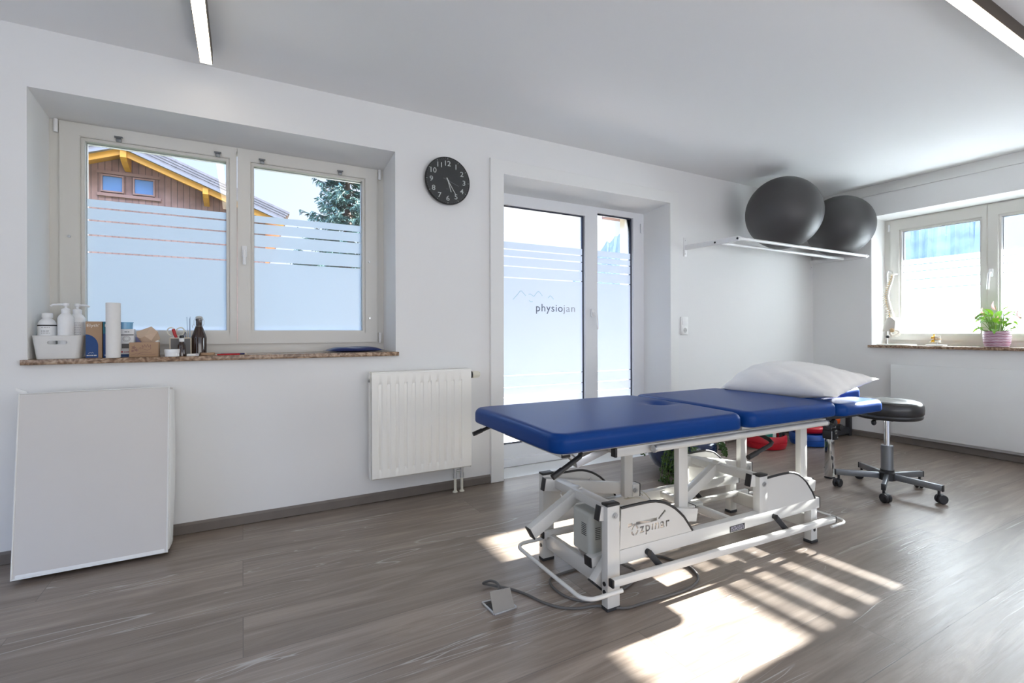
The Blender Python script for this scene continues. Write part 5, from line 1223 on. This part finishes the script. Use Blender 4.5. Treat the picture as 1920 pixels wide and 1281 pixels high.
o = T('eraser', 'white flat eraser lying before the brown swing top bottle', 'eraser', -0.218, 2.925)
m_ = MB(); m_.slab(-0.218, 2.925, 0.0255, 0.011, SZ, SZ + 0.011, 0.004, 0.003, nc=4, nstr=3); m_.build('eraser_block', M['white_plastic'], o)
m_ = MB(); m_.bm.faces.new([m_.bm.verts.new(p) for p in ((-0.206, 2.9136, SZ + 0.003), (-0.194, 2.9136, SZ + 0.003), (-0.194, 2.9136, SZ + 0.008), (-0.206, 2.9136, SZ + 0.008))]); m_.build('mark', M['print_grey'], o, smooth=0)
o = T('elastic_band', 'coiled tan elastic band beside the brown swing top bottle', 'elastic band', -0.155, 2.96)
m_ = MB()
for k, (rx, ry) in enumerate(((0.032, 0.016), (0.028, 0.014), (0.030, 0.012))): m_.tube([(-0.155 + rx * cos(a), 2.945 + ry * sin(a), SZ + 0.003 + 0.004 * k + 0.0015 * sin(2 * a)) for a in [2 * pi * j / 28 for j in range(28)]], 0.0026, 6, closed=True)
m_.build('band', M['kraft'], o)
def stick(name, label, p0, p1, r, m1, m2):
    o = T(name, label, 'pencil', (p0[0] + p1[0]) / 2, (p0[1] + p1[1]) / 2); z = SZ + r * 0.9
    a, b = V((p0[0], p0[1], z)), V((p1[0], p1[1], z)); d = (b - a)
    mb = MB(); mb.cyl(a + d * 0.10, b, r, 6); mb.build('shaft', M[m1], o, smooth=0)
    mb = MB(); mb.cyl(a + d * 0.10, a, r, 6, r1=0.0006); mb.build('tip', M[m2], o, smooth=0)
stick('pencil', 'red pencil lying on the left sill, nearest to the room', (-0.125, 2.905), (-0.012, 2.925), 0.0042, 'red', 'birch')
stick('pencil', 'dark purple pencil lying behind the red pencil on the sill', (0.022, 2.975), (-0.098, 2.952), 0.0042, 'navy', 'birch')
# navy gel pack
o = T('gel_pack', 'flat navy blue gel pack at right end of left sill', 'gel pack', 0.585, 2.985)
m_ = MB(); nx, ny = 40, 16; gx0, gx1, gy0, gy1 = 0.428, 0.742, 2.945, 3.085; tops, bots = [], []
for i in range(nx + 1):
    rt, rb = [], []
    for j in range(ny + 1):
        u, v = -1 + 2 * i / nx, -1 + 2 * j / ny; e = max(0, (1 - abs(u) ** 3.5) * (1 - abs(v) ** 3)) ** 0.6
        wx = gx0 + (gx1 - gx0) * i / nx; wy = gy0 + (gy1 - gy0) * j / ny - 0.012 * (u * u) * (1 if v > 0 else -1) * abs(v)
        rt.append((wx, wy, SZ + 0.010 + e * (0.020 + 0.003 * sin(5 * u + 3 * v)))); rb.append((wx, wy, SZ + 0.010 - e * 0.0095))
    tops.append(rt); bots.append(rb)
for g in (tops, bots):
    vv = [[m_.bm.verts.new(p) for p in r] for r in g]
    for i in range(nx):
        for j in range(ny): m_.bm.faces.new((vv[i][j], vv[i + 1][j], vv[i + 1][j + 1], vv[i][j + 1]))
bmesh.ops.remove_doubles(m_.bm, verts=list(m_.bm.verts), dist=2e-4)
m_.build('pouch', M['navy'], o, smooth=80)
m_ = MB(); m_.box((gx0 - 0.012, 2.955, SZ + 0.0095), (gx0 + 0.003, 3.075, SZ + 0.0105)); m_.box((gx1 - 0.003, 2.955, SZ + 0.0095), (gx1 + 0.012, 3.075, SZ + 0.0105)); m_.build('sealed_edge', M['navy'], o)

# ---------------------------------------------------------------- things on the right windowsill
RS = 0.8705
M['bone'] = mat('bone_plastic', (0.80, 0.76, 0.68), 0.45, var=0.04)
M['disc'] = mat('tan_disc', (0.62, 0.42, 0.22), 0.5)
M['nerve'] = mat('yellow_nerve', (0.85, 0.50, 0.04), 0.45)
sx0, sy0 = 5.235, 2.245
spn = thing('spine_model', 'flexible white spine model with pelvis hanging from stand on right sill', 'spine model', (sx0, sy0, RS))
# base plate and rod stand
m_ = MB(); m_.slab(sx0, sy0 - 0.03, 0.070, 0.135, RS, RS + 0.008, 0.02, 0.003, nc=5, nstr=4); m_.build('base_plate', M['white_plastic'], spn)
rodp = (sx0 + 0.03, sy0 + 0.052)
m_ = MB(); m_.cyl((rodp[0], rodp[1], RS + 0.006), (rodp[0], rodp[1], RS + 0.665), 0.0045, 12); m_.tube([(rodp[0], rodp[1], RS + 0.66), (rodp[0], rodp[1] - 0.01, RS + 0.685), (rodp[0], rodp[1] - 0.035, RS + 0.682), (rodp[0], rodp[1] - 0.04, RS + 0.655)], 0.004, 8); m_.build('stand_rod', M['chrome'], spn)
m_ = MB(); m_.sphere((rodp[0], rodp[1], RS + 0.075), 0.014, 14, 10); m_.build('rod_knob', M['black'], spn)
# column curve: (y offset, z) from neck to sacrum
cur = [(0.000, 0.640), (0.006, 0.610), (0.014, 0.580), (0.022, 0.555), (0.033, 0.525), (0.041, 0.490), (0.044, 0.455), (0.042, 0.420), (0.036, 0.385), (0.028, 0.350), (0.019, 0.315), (0.011, 0.285), (0.006, 0.255), (0.006, 0.225)]
def cpt(t):
    t = t * (len(cur) - 1); i = min(int(t), len(cur) - 2); f = t - i
    return V((sx0, sy0 - 0.005 + cur[i][0] + (cur[i + 1][0] - cur[i][0]) * f, RS + cur[i][1] + (cur[i + 1][1] - cur[i][1]) * f))
m_ = MB(); m_.tube([cpt(k / 30) for k in range(31)], 0.006, 8); m_.build('core', M['nerve'], spn)
nv = 24
for k in range(nv):
    t = (k + 0.5) / nv; p = cpt(t); d = (cpt(min(1, t + 0.02)) - cpt(max(0, t - 0.02))).normalized(); r = 0.010 + 0.0105 * t; h = 0.0075 + 0.004 * t
    fw = V((0, -1, 0)); fw = (fw - d * fw.dot(d)).normalized(); sd_ = d.cross(fw)
    mb = MB(); Mv = Matrix(((fw.x, sd_.x, d.x, p.x), (fw.y, sd_.y, d.y, p.y), (fw.z, sd_.z, d.z, p.z), (0, 0, 0, 1)))
    mb.lathe([(r * 0.9, -h), (r * 0.98, -h * 0.85), (r * 0.8, 0), (r * 0.98, h * 0.85), (r * 0.9, h)], n=14, M=Mv)
    b_ = p - fw * r * 1.15
    mb.tube([b_ + sd_ * r * 1.9 - fw * r * 0.3, b_ + sd_ * r * 0.6, b_ - sd_ * r * 0.6, b_ - sd_ * r * 1.9 - fw * r * 0.3], 0.003, 6, radii=[0.0022, 0.004, 0.004, 0.0022])
    mb.tube([b_, b_ - fw * r * 1.0 + d * h * 1.2, b_ - fw * r * 1.7 + d * h * 2.0], 0.003, 6, radii=[0.004, 0.0032, 0.002])
    vb = mb.build('vertebra', M['bone'], spn)
    e = MB(); e.sphere(p + sd_ * r * 0.95 - fw * r * 0.55, 0.004, 8, 6); e.sphere(p - sd_ * r * 0.95 - fw * r * 0.55, 0.004, 8, 6); e.build('nerve_root', M['nerve'], vb)
p = cpt(0.96); m_ = MB(); m_.sphere(p + V((-0.018, 0.014, 0.0)), 0.007, 12, 8); m_.build('slipped_disc', M['red'], spn)
m_ = MB(); m_.lathe([(0.010, 0.0), (0.032, 0.004), (0.034, 0.012), (0.012, 0.016)], cpt(0), 18); m_.build('skull_plate', M['bone'], spn)
# sacrum and pelvis
pc = cpt(1)
m_ = MB(); m_.tube([pc + V((0, 0.0, 0.005)), pc + V((0.0, 0.012, -0.035)), pc + V((0, 0.022, -0.07)), pc + V((0, 0.012, -0.10))], 0.02, 10, radii=[0.026, 0.024, 0.014, 0.006]); m_.build('sacrum', M['bone'], spn)
for s_ in (-1, 1):
    mb = MB(); nu_, nv_ = 12, 10; g = []
    for i in range(nu_ + 1):
        row = []
        for j in range(nv_ + 1):
            u, v = i / nu_, j / nv_            # u along the crest, v downwards
            ang = -0.35 + 1.75 * u; rr2 = 0.105 - 0.045 * v
            px = s_ * (0.028 + rr2 * 0.78 * sin(ang * 0.85 + 0.25)); py = 0.042 - 0.105 * u + 0.018 * v; pz = 0.040 * sin(pi * u * 0.9 + 0.15) * (1 - v) - 0.012 - 0.088 * v
            row.append(pc + V((py * -0.25 + px * 0.0, 0, 0)) + V((-0.10 * 0 + py * 0.9 * -1 * 0, py, pz)) + V((px, 0, 0)))
        g.append(row)
    lay = []
    for off in (0, 0.006):
        lay.append([[mb.bm.verts.new(q + V((-s_ * off, 0, 0))) for q in row] for row in g])
    for L_ in lay:
        for i in range(nu_):
            for j in range(nv_): mb.bm.faces.new((L_[i][j], L_[i + 1][j], L_[i + 1][j + 1], L_[i][j + 1]))
    for i in range(nu_):
        for j in (0, nv_): mb.bm.faces.new((lay[0][i][j], lay[0][i + 1][j], lay[1][i + 1][j], lay[1][i][j]))
    for j in range(nv_):
        for i in (0, nu_): mb.bm.faces.new((lay[0][i][j], lay[0][i][j + 1], lay[1][i][j + 1], lay[1][i][j]))
    q = pc + V((s_ * 0.058, -0.022, -0.098)); mb.tube([q + V((0.0, 0.010, 0.02)), q + V((s_ * -0.004, 0.018, -0.020)), q + V((s_ * -0.018, 0.008, -0.042)), q + V((s_ * -0.034, -0.022, -0.030)), q + V((s_ * -0.050, -0.038, -0.008)), q + V((s_ * -0.028, -0.032, 0.008)), q + V((s_ * -0.004, -0.010, 0.012))], 0.01, 8, closed=True, radii=[0.013, 0.012, 0.012, 0.009, 0.011, 0.009, 0.012])
    pv = mb.build('hip_bone', M['bone'], spn, smooth=60)
    e = MB(); e.sphere(q + V((s_ * 0.010, -0.004, 0.008)), 0.019, 16, 10, (0.6, 1, 1)); e.build('hip_socket', M['disc'], pv)
# small vertebra model
vx, vy = 5.215, 1.915
o = thing('vertebra_model', 'small two-vertebra model with yellow nerves on white base', 'vertebra model', (vx, vy, RS))
m_ = MB(); m_.slab(vx, vy, 0.045, 0.062, RS, RS + 0.010, 0.006, 0.002, nc=4, nstr=3); m_.build('base_plate', M['white_plastic'], o)
m_ = MB(); m_.cyl((vx, vy - 0.006, RS + 0.009), (vx, vy - 0.006, RS + 0.030), 0.004, 10); m_.build('post', M['zinc'], o)
for z, s_ in ((0.042, 1), (0.074, 0.95)):
    mb = MB(); mb.lathe([(0.021 * s_, -0.011), (0.023 * s_, -0.009), (0.019 * s_, 0), (0.023 * s_, 0.009), (0.021 * s_, 0.011)], (vx, vy - 0.010, RS + z), 24)
    mb.tube([(vx - 0.022, vy + 0.022, RS + z), (vx, vy + 0.026, RS + z + 0.002), (vx + 0.022, vy + 0.022, RS + z)], 0.005, 8); mb.tube([(vx, vy + 0.024, RS + z), (vx, vy + 0.045, RS + z - 0.010)], 0.005, 8, radii=[0.006, 0.003]); mb.build('vertebra', M['bone'], o)
m_ = MB(); m_.lathe([(0.021, 0), (0.0225, 0.003), (0.0225, 0.007), (0.021, 0.010)], (vx, vy - 0.010, RS + 0.053), 24); m_.build('disc', M['disc'], o)
m_ = MB()
for z in (0.046, 0.076):
    m_.tube([(vx, vy + 0.014, RS + z + 0.012), (vx - 0.018, vy + 0.016, RS + z + 0.002), (vx - 0.030, vy + 0.020, RS + z - 0.014)], 0.0045, 8); m_.sphere((vx - 0.022, vy + 0.018, RS + z - 0.003), 0.0085, 12, 8); m_.sphere((vx + 0.022, vy + 0.018, RS + z - 0.003), 0.0085, 12, 8)
m_.cyl((vx, vy + 0.014, RS + 0.03), (vx, vy + 0.014, RS + 0.10), 0.005, 10); m_.build('nerves', M['nerve'], o)
# flowering pot plant
px_, py_ = 5.235, 1.535
pp = thing('potted_flower', 'pink flowering plant in striped pink ceramic pot on right sill', 'potted plant', (px_, py_, RS))
def pot_mat():
    m = mat('pink_striped_glaze', (0.6, 0.3, 0.45), 0.35); n, l = nodes_of(m); b = n['Principled BSDF']; t = n.new('ShaderNodeTexCoord'); wv = n.new('ShaderNodeTexWave'); wv.bands_direction = 'Z'
    wv.inputs['Scale'].default_value = 26; wv.inputs['Distortion'].default_value = 3.0; wv.inputs['Detail'].default_value = 2; wv.inputs['Detail Scale'].default_value = 0.8
    r = n.new('ShaderNodeValToRGB'); e = r.color_ramp.elements; e[0].position = 0.25; e[0].color = (0.30, 0.06, 0.16, 1); e[1].position = 0.7; e[1].color = (0.74, 0.62, 0.72, 1)
    l.new(t.outputs['Object'], wv.inputs['Vector']); l.new(wv.outputs['Fac'], r.inputs['Fac']); l.new(r.outputs['Color'], b.inputs['Base Color'])
    bp = n.new('ShaderNodeBump'); bp.inputs['Strength'].default_value = 0.5; bp.inputs['Distance'].default_value = 0.003; l.new(wv.outputs['Fac'], bp.inputs['Height']); l.new(bp.outputs['Normal'], b.inputs['Normal']); return m
M['pot'] = pot_mat()
M['soil'] = mat('potting_soil', (0.03, 0.02, 0.014), 0.95, var=0.4, scale=60)
def leaf_mat(name, c, trans):
    m = bpy.data.materials.new(name); m.use_nodes = True; n, l = nodes_of(m); b = n['Principled BSDF']; out = n['Material Output']
    nz = n.new('ShaderNodeTexNoise'); nz.inputs['Scale'].default_value = 14; mx = n.new('ShaderNodeMix'); mx.data_type = 'RGBA'
    mx.inputs['A'].default_value = tuple(x * 0.65 for x in c) + (1,); mx.inputs['B'].default_value = tuple(min(1, x * 1.25) for x in c) + (1,)
    t = n.new('ShaderNodeTexCoord'); l.new(t.outputs['Object'], nz.inputs['Vector']); l.new(nz.outputs['Fac'], mx.inputs['Factor']); l.new(mx.outputs['Result'], b.inputs['Base Color']); b.inputs['Roughness'].default_value = 0.35
    ts = n.new('ShaderNodeBsdfTranslucent'); ts.inputs['Color'].default_value = tuple(min(1, x * 1.6) for x in trans) + (1,); ms = n.new('ShaderNodeMixShader'); ms.inputs['Fac'].default_value = 0.2
    l.new(b.outputs[0], ms.inputs[1]); l.new(ts.outputs[0], ms.inputs[2]); l.new(ms.outputs[0], out.inputs['Surface']); return m
M['leaf'] = leaf_mat('green_leaf', (0.10, 0.26, 0.035), (0.22, 0.42, 0.02)); M['petal'] = leaf_mat('pink_spathe', (0.80, 0.42, 0.42), (0.70, 0.30, 0.28))
M['stem'] = mat('green_stem', (0.16, 0.28, 0.06), 0.5)
m_ = MB(); m_.lathe([(0.062, 0), (0.070, 0.003), (0.079, 0.03), (0.083, 0.075), (0.083, 0.118), (0.081, 0.125), (0.077, 0.125), (0.076, 0.105)], (px_, py_, RS), 48); m_.build('pot', M['pot'], pp)
m_ = MB(); m_.lathe([(0.076, 0.098), (0.076, 0.104)], (px_, py_, RS), 24); m_.build('soil', M['soil'], pp)
def leaf(mb, base, tip, wid, droop, up=V((0, 0, 1)), n=8, fold=0.25):
    d = tip - base; L_ = d.length; sd_ = d.cross(up).normalized(); nn = sd_.cross(d).normalized(); rows = []
    for i in range(n + 1):
        t = i / n; w_ = wid * (sin(pi * min(1, t ** 0.75)) ** 0.9) if 0 < t < 1 else 0.0005
        c = base + d * t + nn * droop * sin(pi * t) 
        rows.append([mb.bm.verts.new(c - sd_ * w_ + nn * w_ * fold), mb.bm.verts.new(c), mb.bm.verts.new(c + sd_ * w_ + nn * w_ * fold)])
    for A, B in zip(rows, rows[1:]):
        for k in (0, 1): mb.bm.faces.new((A[k], A[k + 1], B[k + 1], B[k]))
rl = random.Random(21); base0 = V((px_, py_, RS + 0.10)); stems = MB()
leaves = []
for k in range(54):
    a = rl.uniform(0, 2 * pi); el = rl.uniform(0.05, 1.25); rr2 = rl.uniform(0.08, 0.215)
    b0_ = base0 + V((0.03 * cos(a), 0.03 * sin(a), 0)); mid = base0 + V((cos(a) * cos(el) * rr2 * 0.62, sin(a) * cos(el) * rr2 * 0.62, 0.02 + sin(el) * rr2))
    dd = V((cos(a + rl.uniform(-.4, .4)), sin(a + rl.uniform(-.4, .4)), rl.uniform(-0.45, 0.55))).normalized(); ll = rl.uniform(0.085, 0.15)
    tip = mid + dd * ll
    if tip.x > 5.36: tip.x = 5.36 - rl.uniform(0, 0.02)
    if mid.x > 5.34: mid.x = 5.335
    stems.tube([b0_, b0_.lerp(mid, 0.5) + V((0, 0, 0.012)), mid], 0.0018, 5)
    lm = MB(); leaf(lm, mid, tip, rl.uniform(0.013, 0.024), rl.uniform(0.004, 0.022)); leaves.append(lm)
stems.build('stems', M['stem'], pp)['kind'] = 'stuff'
for lm in leaves: lm.build('leaf', M['leaf'], pp, smooth=80)
for dy, dz, h in ((-0.002, 0.190, 0.075), (0.065, 0.150, 0.068), (-0.145, 0.120, 0.075), (0.105, 0.120, 0.055), (-0.03, 0.105, 0.045)):
    b0_ = V((px_ - 0.02, py_ + dy, RS + 0.10 + dz)); fm = MB(); leaf(fm, b0_, b0_ + V((-0.008, 0.012, h)), 0.017, 0.006, up=V((0, 1, 0.3)), fold=0.7); fl = fm.build('flower', M['petal'], pp, smooth=80)
    sm = MB(); sm.tube([base0 + V((0, dy * 0.2, 0)), base0 + V((-0.01, dy * 0.6, dz * 0.6)), b0_], 0.0018, 6); sm.build('flower_stalk', M['stem'], fl)
    sm = MB(); sm.tube([b0_, b0_ + V((-0.006, 0.004, h * 0.5))], 0.003, 8, radii=[0.0035, 0.002]); sm.build('spadix', M['disc'], fl)
# ---------------------------------------------------------------- floor socket, mains cable
fb = thing('floor_socket', 'grey floor socket with open square flap in front of treatment table', 'floor socket', (0.815, 1.58, 0))
FA, FB, FC, FD = V((0.771, 1.630, 0)), V((0.776, 1.541, 0)), V((0.866, 1.541, 0)), V((0.858, 1.622, 0))
m_ = MB()
for a, b in ((FA, FB), (FB, FC), (FC, FD), (FD, FA)): m_.bar(a + V((0, 0, 0.003)), b + V((0, 0, 0.003)), 0.008, 0.006, bev=0.001)
m_.build('frame', M['alu'], fb)
box('recess', M['black'], (0.780, 1.547, 0.0005), (0.858, 1.618, 0.002), fb, smooth=0)
m_ = MB(); P0 = [V((0.757, 1.5385, 0.088)), V((0.838, 1.5385, 0.083)), V((0.860, 1.541, 0.004)), V((0.774, 1.541, 0.006))]
m_.face_from(P0 + [p + V((0, 0.003, 0)) for p in P0], [(0, 1, 2, 3), (7, 6, 5, 4), (0, 1, 5, 4), (1, 2, 6, 5), (2, 3, 7, 6), (3, 0, 4, 7)]); m_.build('flap', M['grey_plate'], fb, smooth=0)
def smooth_path(pts, n=8):
    P = [V(p) for p in pts]; out = []
    for i in range(len(P) - 1):
        a, b, c, d = P[max(0, i - 1)], P[i], P[i + 1], P[min(len(P) - 1, i + 2)]
        for k in range(n):
            t = k / n; out.append(0.5 * ((2 * b) + (c - a) * t + (2 * a - 5 * b + 4 * c - d) * t * t + (3 * b - a - 3 * c + d) * t ** 3))
    out.append(P[-1]); return out
cz = 0.0055
cab = MB(); cab.tube(smooth_path([(0.815, 1.585, 0.004), (0.822, 1.60, 0.03), (0.838, 1.630, 0.052), (0.838, 1.690, 0.040), (0.822, 1.728, 0.018), (0.845, 1.722, 0.009), (0.900, 1.668, cz), (0.938, 1.600, cz), (0.965, 1.520, cz), (1.003, 1.460, cz), (1.055, 1.425, cz), (1.127, 1.402, cz), (1.20, 1.345, cz), (1.303, 1.335, cz), (1.481, 1.325, cz), (1.575, 1.345, cz), (1.622, 1.380, cz), (1.650, 1.440, cz), (1.640, 1.51, cz), (1.610, 1.585, cz), (1.53, 1.64, cz), (1.40, 1.66, cz), (1.25, 1.665, cz), (1.10, 1.655, cz), (1.058, 1.60, cz), (1.062, 1.51, cz), (1.105, 1.452, cz), (1.19, 1.435, cz), (1.33, 1.46, cz), (1.42, 1.52, cz), (1.40, 1.57, 0.02), (1.30, 1.57, 0.07), (1.225, 1.55, 0.14)]), 0.0048, 10)
tag(cab.build('power_cable', M['grey_cable']), 'grey mains cable looping on the floor below the treatment table', 'cable')

# ---------------------------------------------------------------- planter by the terrace door
plx, ply = 2.77, 2.50
pt = thing('planter', 'round dark blue planter bowl with trailing green plant by terrace door', 'planter', (plx, ply, 0))
M['planter'] = mat('dark_blue_glaze', (0.010, 0.022, 0.070), 0.15, var=0.2, scale=6, spec=0.6)
m_ = MB(); m_.lathe([(0.11, 0), (0.125, 0.004), (0.185, 0.04), (0.225, 0.095), (0.243, 0.16), (0.240, 0.215), (0.228, 0.235), (0.218, 0.235), (0.222, 0.20)], (plx, ply, 0), 56); m_.build('bowl', M['planter'], pt, smooth=60)
m_ = MB(); m_.lathe([(0.222, 0.19), (0.222, 0.21)], (plx, ply, 0), 32); m_.build('soil', M['soil'], pt)
M['ivy'] = leaf_mat('trailing_leaf', (0.035, 0.085, 0.014), (0.06, 0.14, 0.01))
iv = MB(); sm = MB(); rl = random.Random(12)
def strand(p0, out, ln, n):
    pts = [p0]; d = V((out.x, out.y, 0.6)).normalized(); p = V(p0)
    for k in range(12):
        d = (d + V((0, 0, -0.34)) + V((rl.uniform(-.12, .12), rl.uniform(-.12, .12), 0))).normalized(); p = p + d * ln / 12
        if p.z < 0.012: p.z = 0.012
        if (V((p.x - plx, p.y - ply, 0))).length < 0.247 and p.z < 0.24: q = V((p.x - plx, p.y - ply, 0)).normalized() * 0.25; p.x, p.y = plx + q.x, ply + q.y
        pts.append(V(p))
    sm.tube(pts, 0.0014, 4)
    for k in range(n):
        t = rl.uniform(0.1, 1) * 11.99; i = int(t); q = pts[i].lerp(pts[i + 1], t - i); u = V((rl.uniform(-1, 1), rl.uniform(-1, 1), rl.uniform(-.6, .8))).normalized()
        w_ = u.orthogonal().normalized() * rl.uniform(0.005, 0.009); e = q + u * rl.uniform(0.012, 0.022)
        if e.z < 0.004: continue
        m0 = q.lerp(e, 0.5); iv.quad(q, m0 + w_, e, m0 - w_)
for a0, num, ln in ((radians(-146), 16, 0.38), (radians(-130), 16, 0.42), (radians(-50), 9, 0.13), (radians(60), 6, 0.14), (radians(150), 5, 0.13)):
    for k in range(num):
        a = a0 + rl.uniform(-0.28, 0.28); r_ = rl.uniform(0.13, 0.21); strand(V((plx + cos(a) * r_, ply + sin(a) * r_, 0.215)), V((cos(a), sin(a), 0)), ln * rl.uniform(0.55, 1.05), 38)
sm.build('stems', M['stem'], pt)['kind'] = 'stuff'; iv.build('foliage', M['ivy'], pt, smooth=0)['kind'] = 'stuff'

# ---------------------------------------------------------------- low stand with chrome legs behind the table
ls = thing('low_stand', 'low stand on square chrome legs with black clamps behind treatment table', 'stand', (3.5, 2.3, 0))
for x, y in ((3.502, 1.872), (3.532, 2.745), (3.745, 2.003)):
    m_ = MB(); m_.box((x - 0.0225, y - 0.0225, 0.008), (x + 0.0225, y + 0.0225, 0.335), 0.004); l_ = m_.build('leg', M['chrome'], ls)
    e = MB(); e.box((x - 0.024, y - 0.024, 0.0), (x + 0.024, y + 0.024, 0.009), 0.002); e.build('foot_cap', M['rubber'], l_)
    e = MB(); e.box((x - 0.034, y - 0.028, 0.268), (x - 0.0235, y + 0.028, 0.325), 0.003); e.box((x + 0.0235, y - 0.028, 0.268), (x + 0.034, y + 0.028, 0.325), 0.003); e.box((x + 0.0, y - 0.032, 0.262), (x + 0.044, y - 0.0235, 0.325), 0.002); e.box((x - 0.03, y - 0.028, 0.322), (x + 0.03, y + 0.028, 0.345), 0.003)
    e.build('clamp', M['black'], l_)
    e = MB()
    for dx, dz in ((0.010, 0.308), (0.032, 0.278)): e.cyl((x + dx, y - 0.038, dz), (x + dx, y - 0.034, dz), 0.006, 12)
    e.build('clamp_bolt', M['zinc'], l_)
m_ = MB(); m_.lathe([(0.004, 0), (0.022, 0.002), (0.024, 0.014), (0.022, 0.026), (0.004, 0.028)], n=7, M=Matrix.Translation((3.535, 1.838, 0.350)) @ Matrix.Rotation(radians(90), 4, 'X')); m_.build('clamp_knob', M['black'], ls)
m_ = MB()
for a, b in (((3.51, 1.85, 0.352), (3.535, 2.77, 0.352)), ((3.50, 1.87, 0.372), (3.765, 2.012, 0.372)), ((3.745, 2.0, 0.352), (3.535, 2.73, 0.352))): m_.bar(a, b, 0.04, 0.02)
m_.build('top_rail', M['steel_dark'], ls)

# ---------------------------------------------------------------- tubs, rack and training gear in the corner
M['tub_red'] = mat('red_tub', (0.50, 0.008, 0.022), 0.35, var=0.04); M['tub_blue'] = mat('blue_tub', (0.006, 0.07, 0.34), 0.35, var=0.04)
M['teal_foam'] = mat('teal_foam', (0.01, 0.26, 0.20), 0.55); M['orange'] = mat('orange_rubber', (0.75, 0.11, 0.008), 0.5)
def tub_round(name, label, c, R, h, m, z0=0.0):
    o = thing(name, label, 'tub', (c[0], c[1], z0))
    mb = MB(); mb.lathe([(R - 0.035, 0), (R - 0.012, 0.006), (R - 0.002, 0.03), (R, h * 0.48), (R - 0.005, h * 0.50), (R - 0.005, h * 0.53), (R, h * 0.55), (R, h - 0.012), (R - 0.006, h), (R - 0.022, h), (R - 0.026, h - 0.015), (R - 0.03, 0.012), (R - 0.06, 0.010)], (c[0], c[1], z0), 56); mb.build('shell', M[m], o, smooth=45); return o
tub_round('balance_tub', 'open red round tub on the floor behind treatment table', (3.965, 2.655), 0.172, 0.112, 'tub_red')
tub_round('balance_tub', 'blue round tub on the floor, right of the open red tub', (4.40, 2.52), 0.160, 0.105, 'tub_blue')
o = thing('balance_disc', 'red rounded disc resting on the blue tub', 'disc', (4.39, 2.53, 0.106))
m_ = MB(); m_.lathe([(0.05, 0.0), (0.115, 0.006), (0.135, 0.025), (0.140, 0.050), (0.130, 0.062), (0.02, 0.066)], (4.39, 2.53, 0.1055), 44); m_.build('disc_body', M['tub_red'], o, smooth=50)
m_ = MB(); m_.lathe([(0.10, 0.0), (0.105, 0.004), (0.105, 0.010), (0.02, 0.012)], (4.39, 2.53, 0.171), 36); m_.build('orange_pad', M['orange'], o, smooth=50)
o = thing('foam_block', 'teal foam block lying in the open red tub', 'foam block', (3.94, 2.66, 0.02))
Mf = Matrix.Translation((3.955, 2.655, 0.100)) @ Matrix.Rotation(radians(18), 4, 'Z') @ Matrix.Rotation(radians(9), 4, 'Y'); m_ = MB(); m_.box((-0.10, -0.075, -0.045), (0.10, 0.075, 0.075), 0.006); m_.xform(Mf); m_.build('block', M['teal_foam'], o)
m_ = MB(); m_.box((-0.02, -0.0762, -0.02), (0.07, -0.0755, 0.05)); m_.xform(Mf); m_.build('paper_label', M['paper'], o, smooth=0)
o = thing('hand_trainer', 'black and grey hand trainer with round end in the red tub', 'hand trainer', (4.0, 2.54, 0.11))
m_ = MB(); m_.tube([(3.985, 2.575, 0.162), (4.015, 2.555, 0.145), (4.03, 2.545, 0.120), (4.02, 2.56, 0.075)], 0.009, 10); m_.build('handle', M['steel_dark'], o)
m_ = MB(); m_.cyl((4.050, 2.545, 0.122), (4.057, 2.530, 0.124), 0.022, 20); m_.cyl((4.025, 2.56, 0.120), (4.050, 2.545, 0.122), 0.010, 12); m_.build('end_disc', M['black'], o)
rkx0, rkx1, rky0, rky1 = 4.70, 5.09, 2.545, 2.86
o = thing('storage_rack', 'low dark steel storage rack on the floor in the corner', 'rack', ((rkx0 + rkx1) / 2, (rky0 + rky1) / 2, 0))
for x in (rkx0, rkx1):
    for y in (rky0, rky1): box('post', M['steel_dark'], (x - 0.02, y - 0.02, 0.0), (x + 0.02, y + 0.02, 0.52), o, bev=0.002)
for z in (0.045, 0.50):
    m_ = MB()
    for y in (rky0, rky1): m_.bar((rkx0 + 0.02, y, z), (rkx1 - 0.02, y, z), 0.03, 0.05)
    for x in (rkx0, rkx1): m_.bar((x, rky0 + 0.02, z), (x, rky1 - 0.02, z), 0.03, 0.05)
    m_.build('rail', M['steel_dark'], o)
for z in (0.070, 0.525): box('shelf_board', M['steel_dark'], (rkx0 - 0.015, rky0 - 0.012, z), (rkx1 + 0.015, rky1 + 0.015, z + 0.012), o, bev=0.002)
o = MB(); o.sphere((4.955, 2.625, 0.082 + 0.068), 0.068, 36, 24)
tag(o.build('exercise_ball', M['orange'], origin=(4.955, 2.625, 0.082), smooth=80), 'small orange ball on the bottom shelf of the dark corner rack', 'ball')
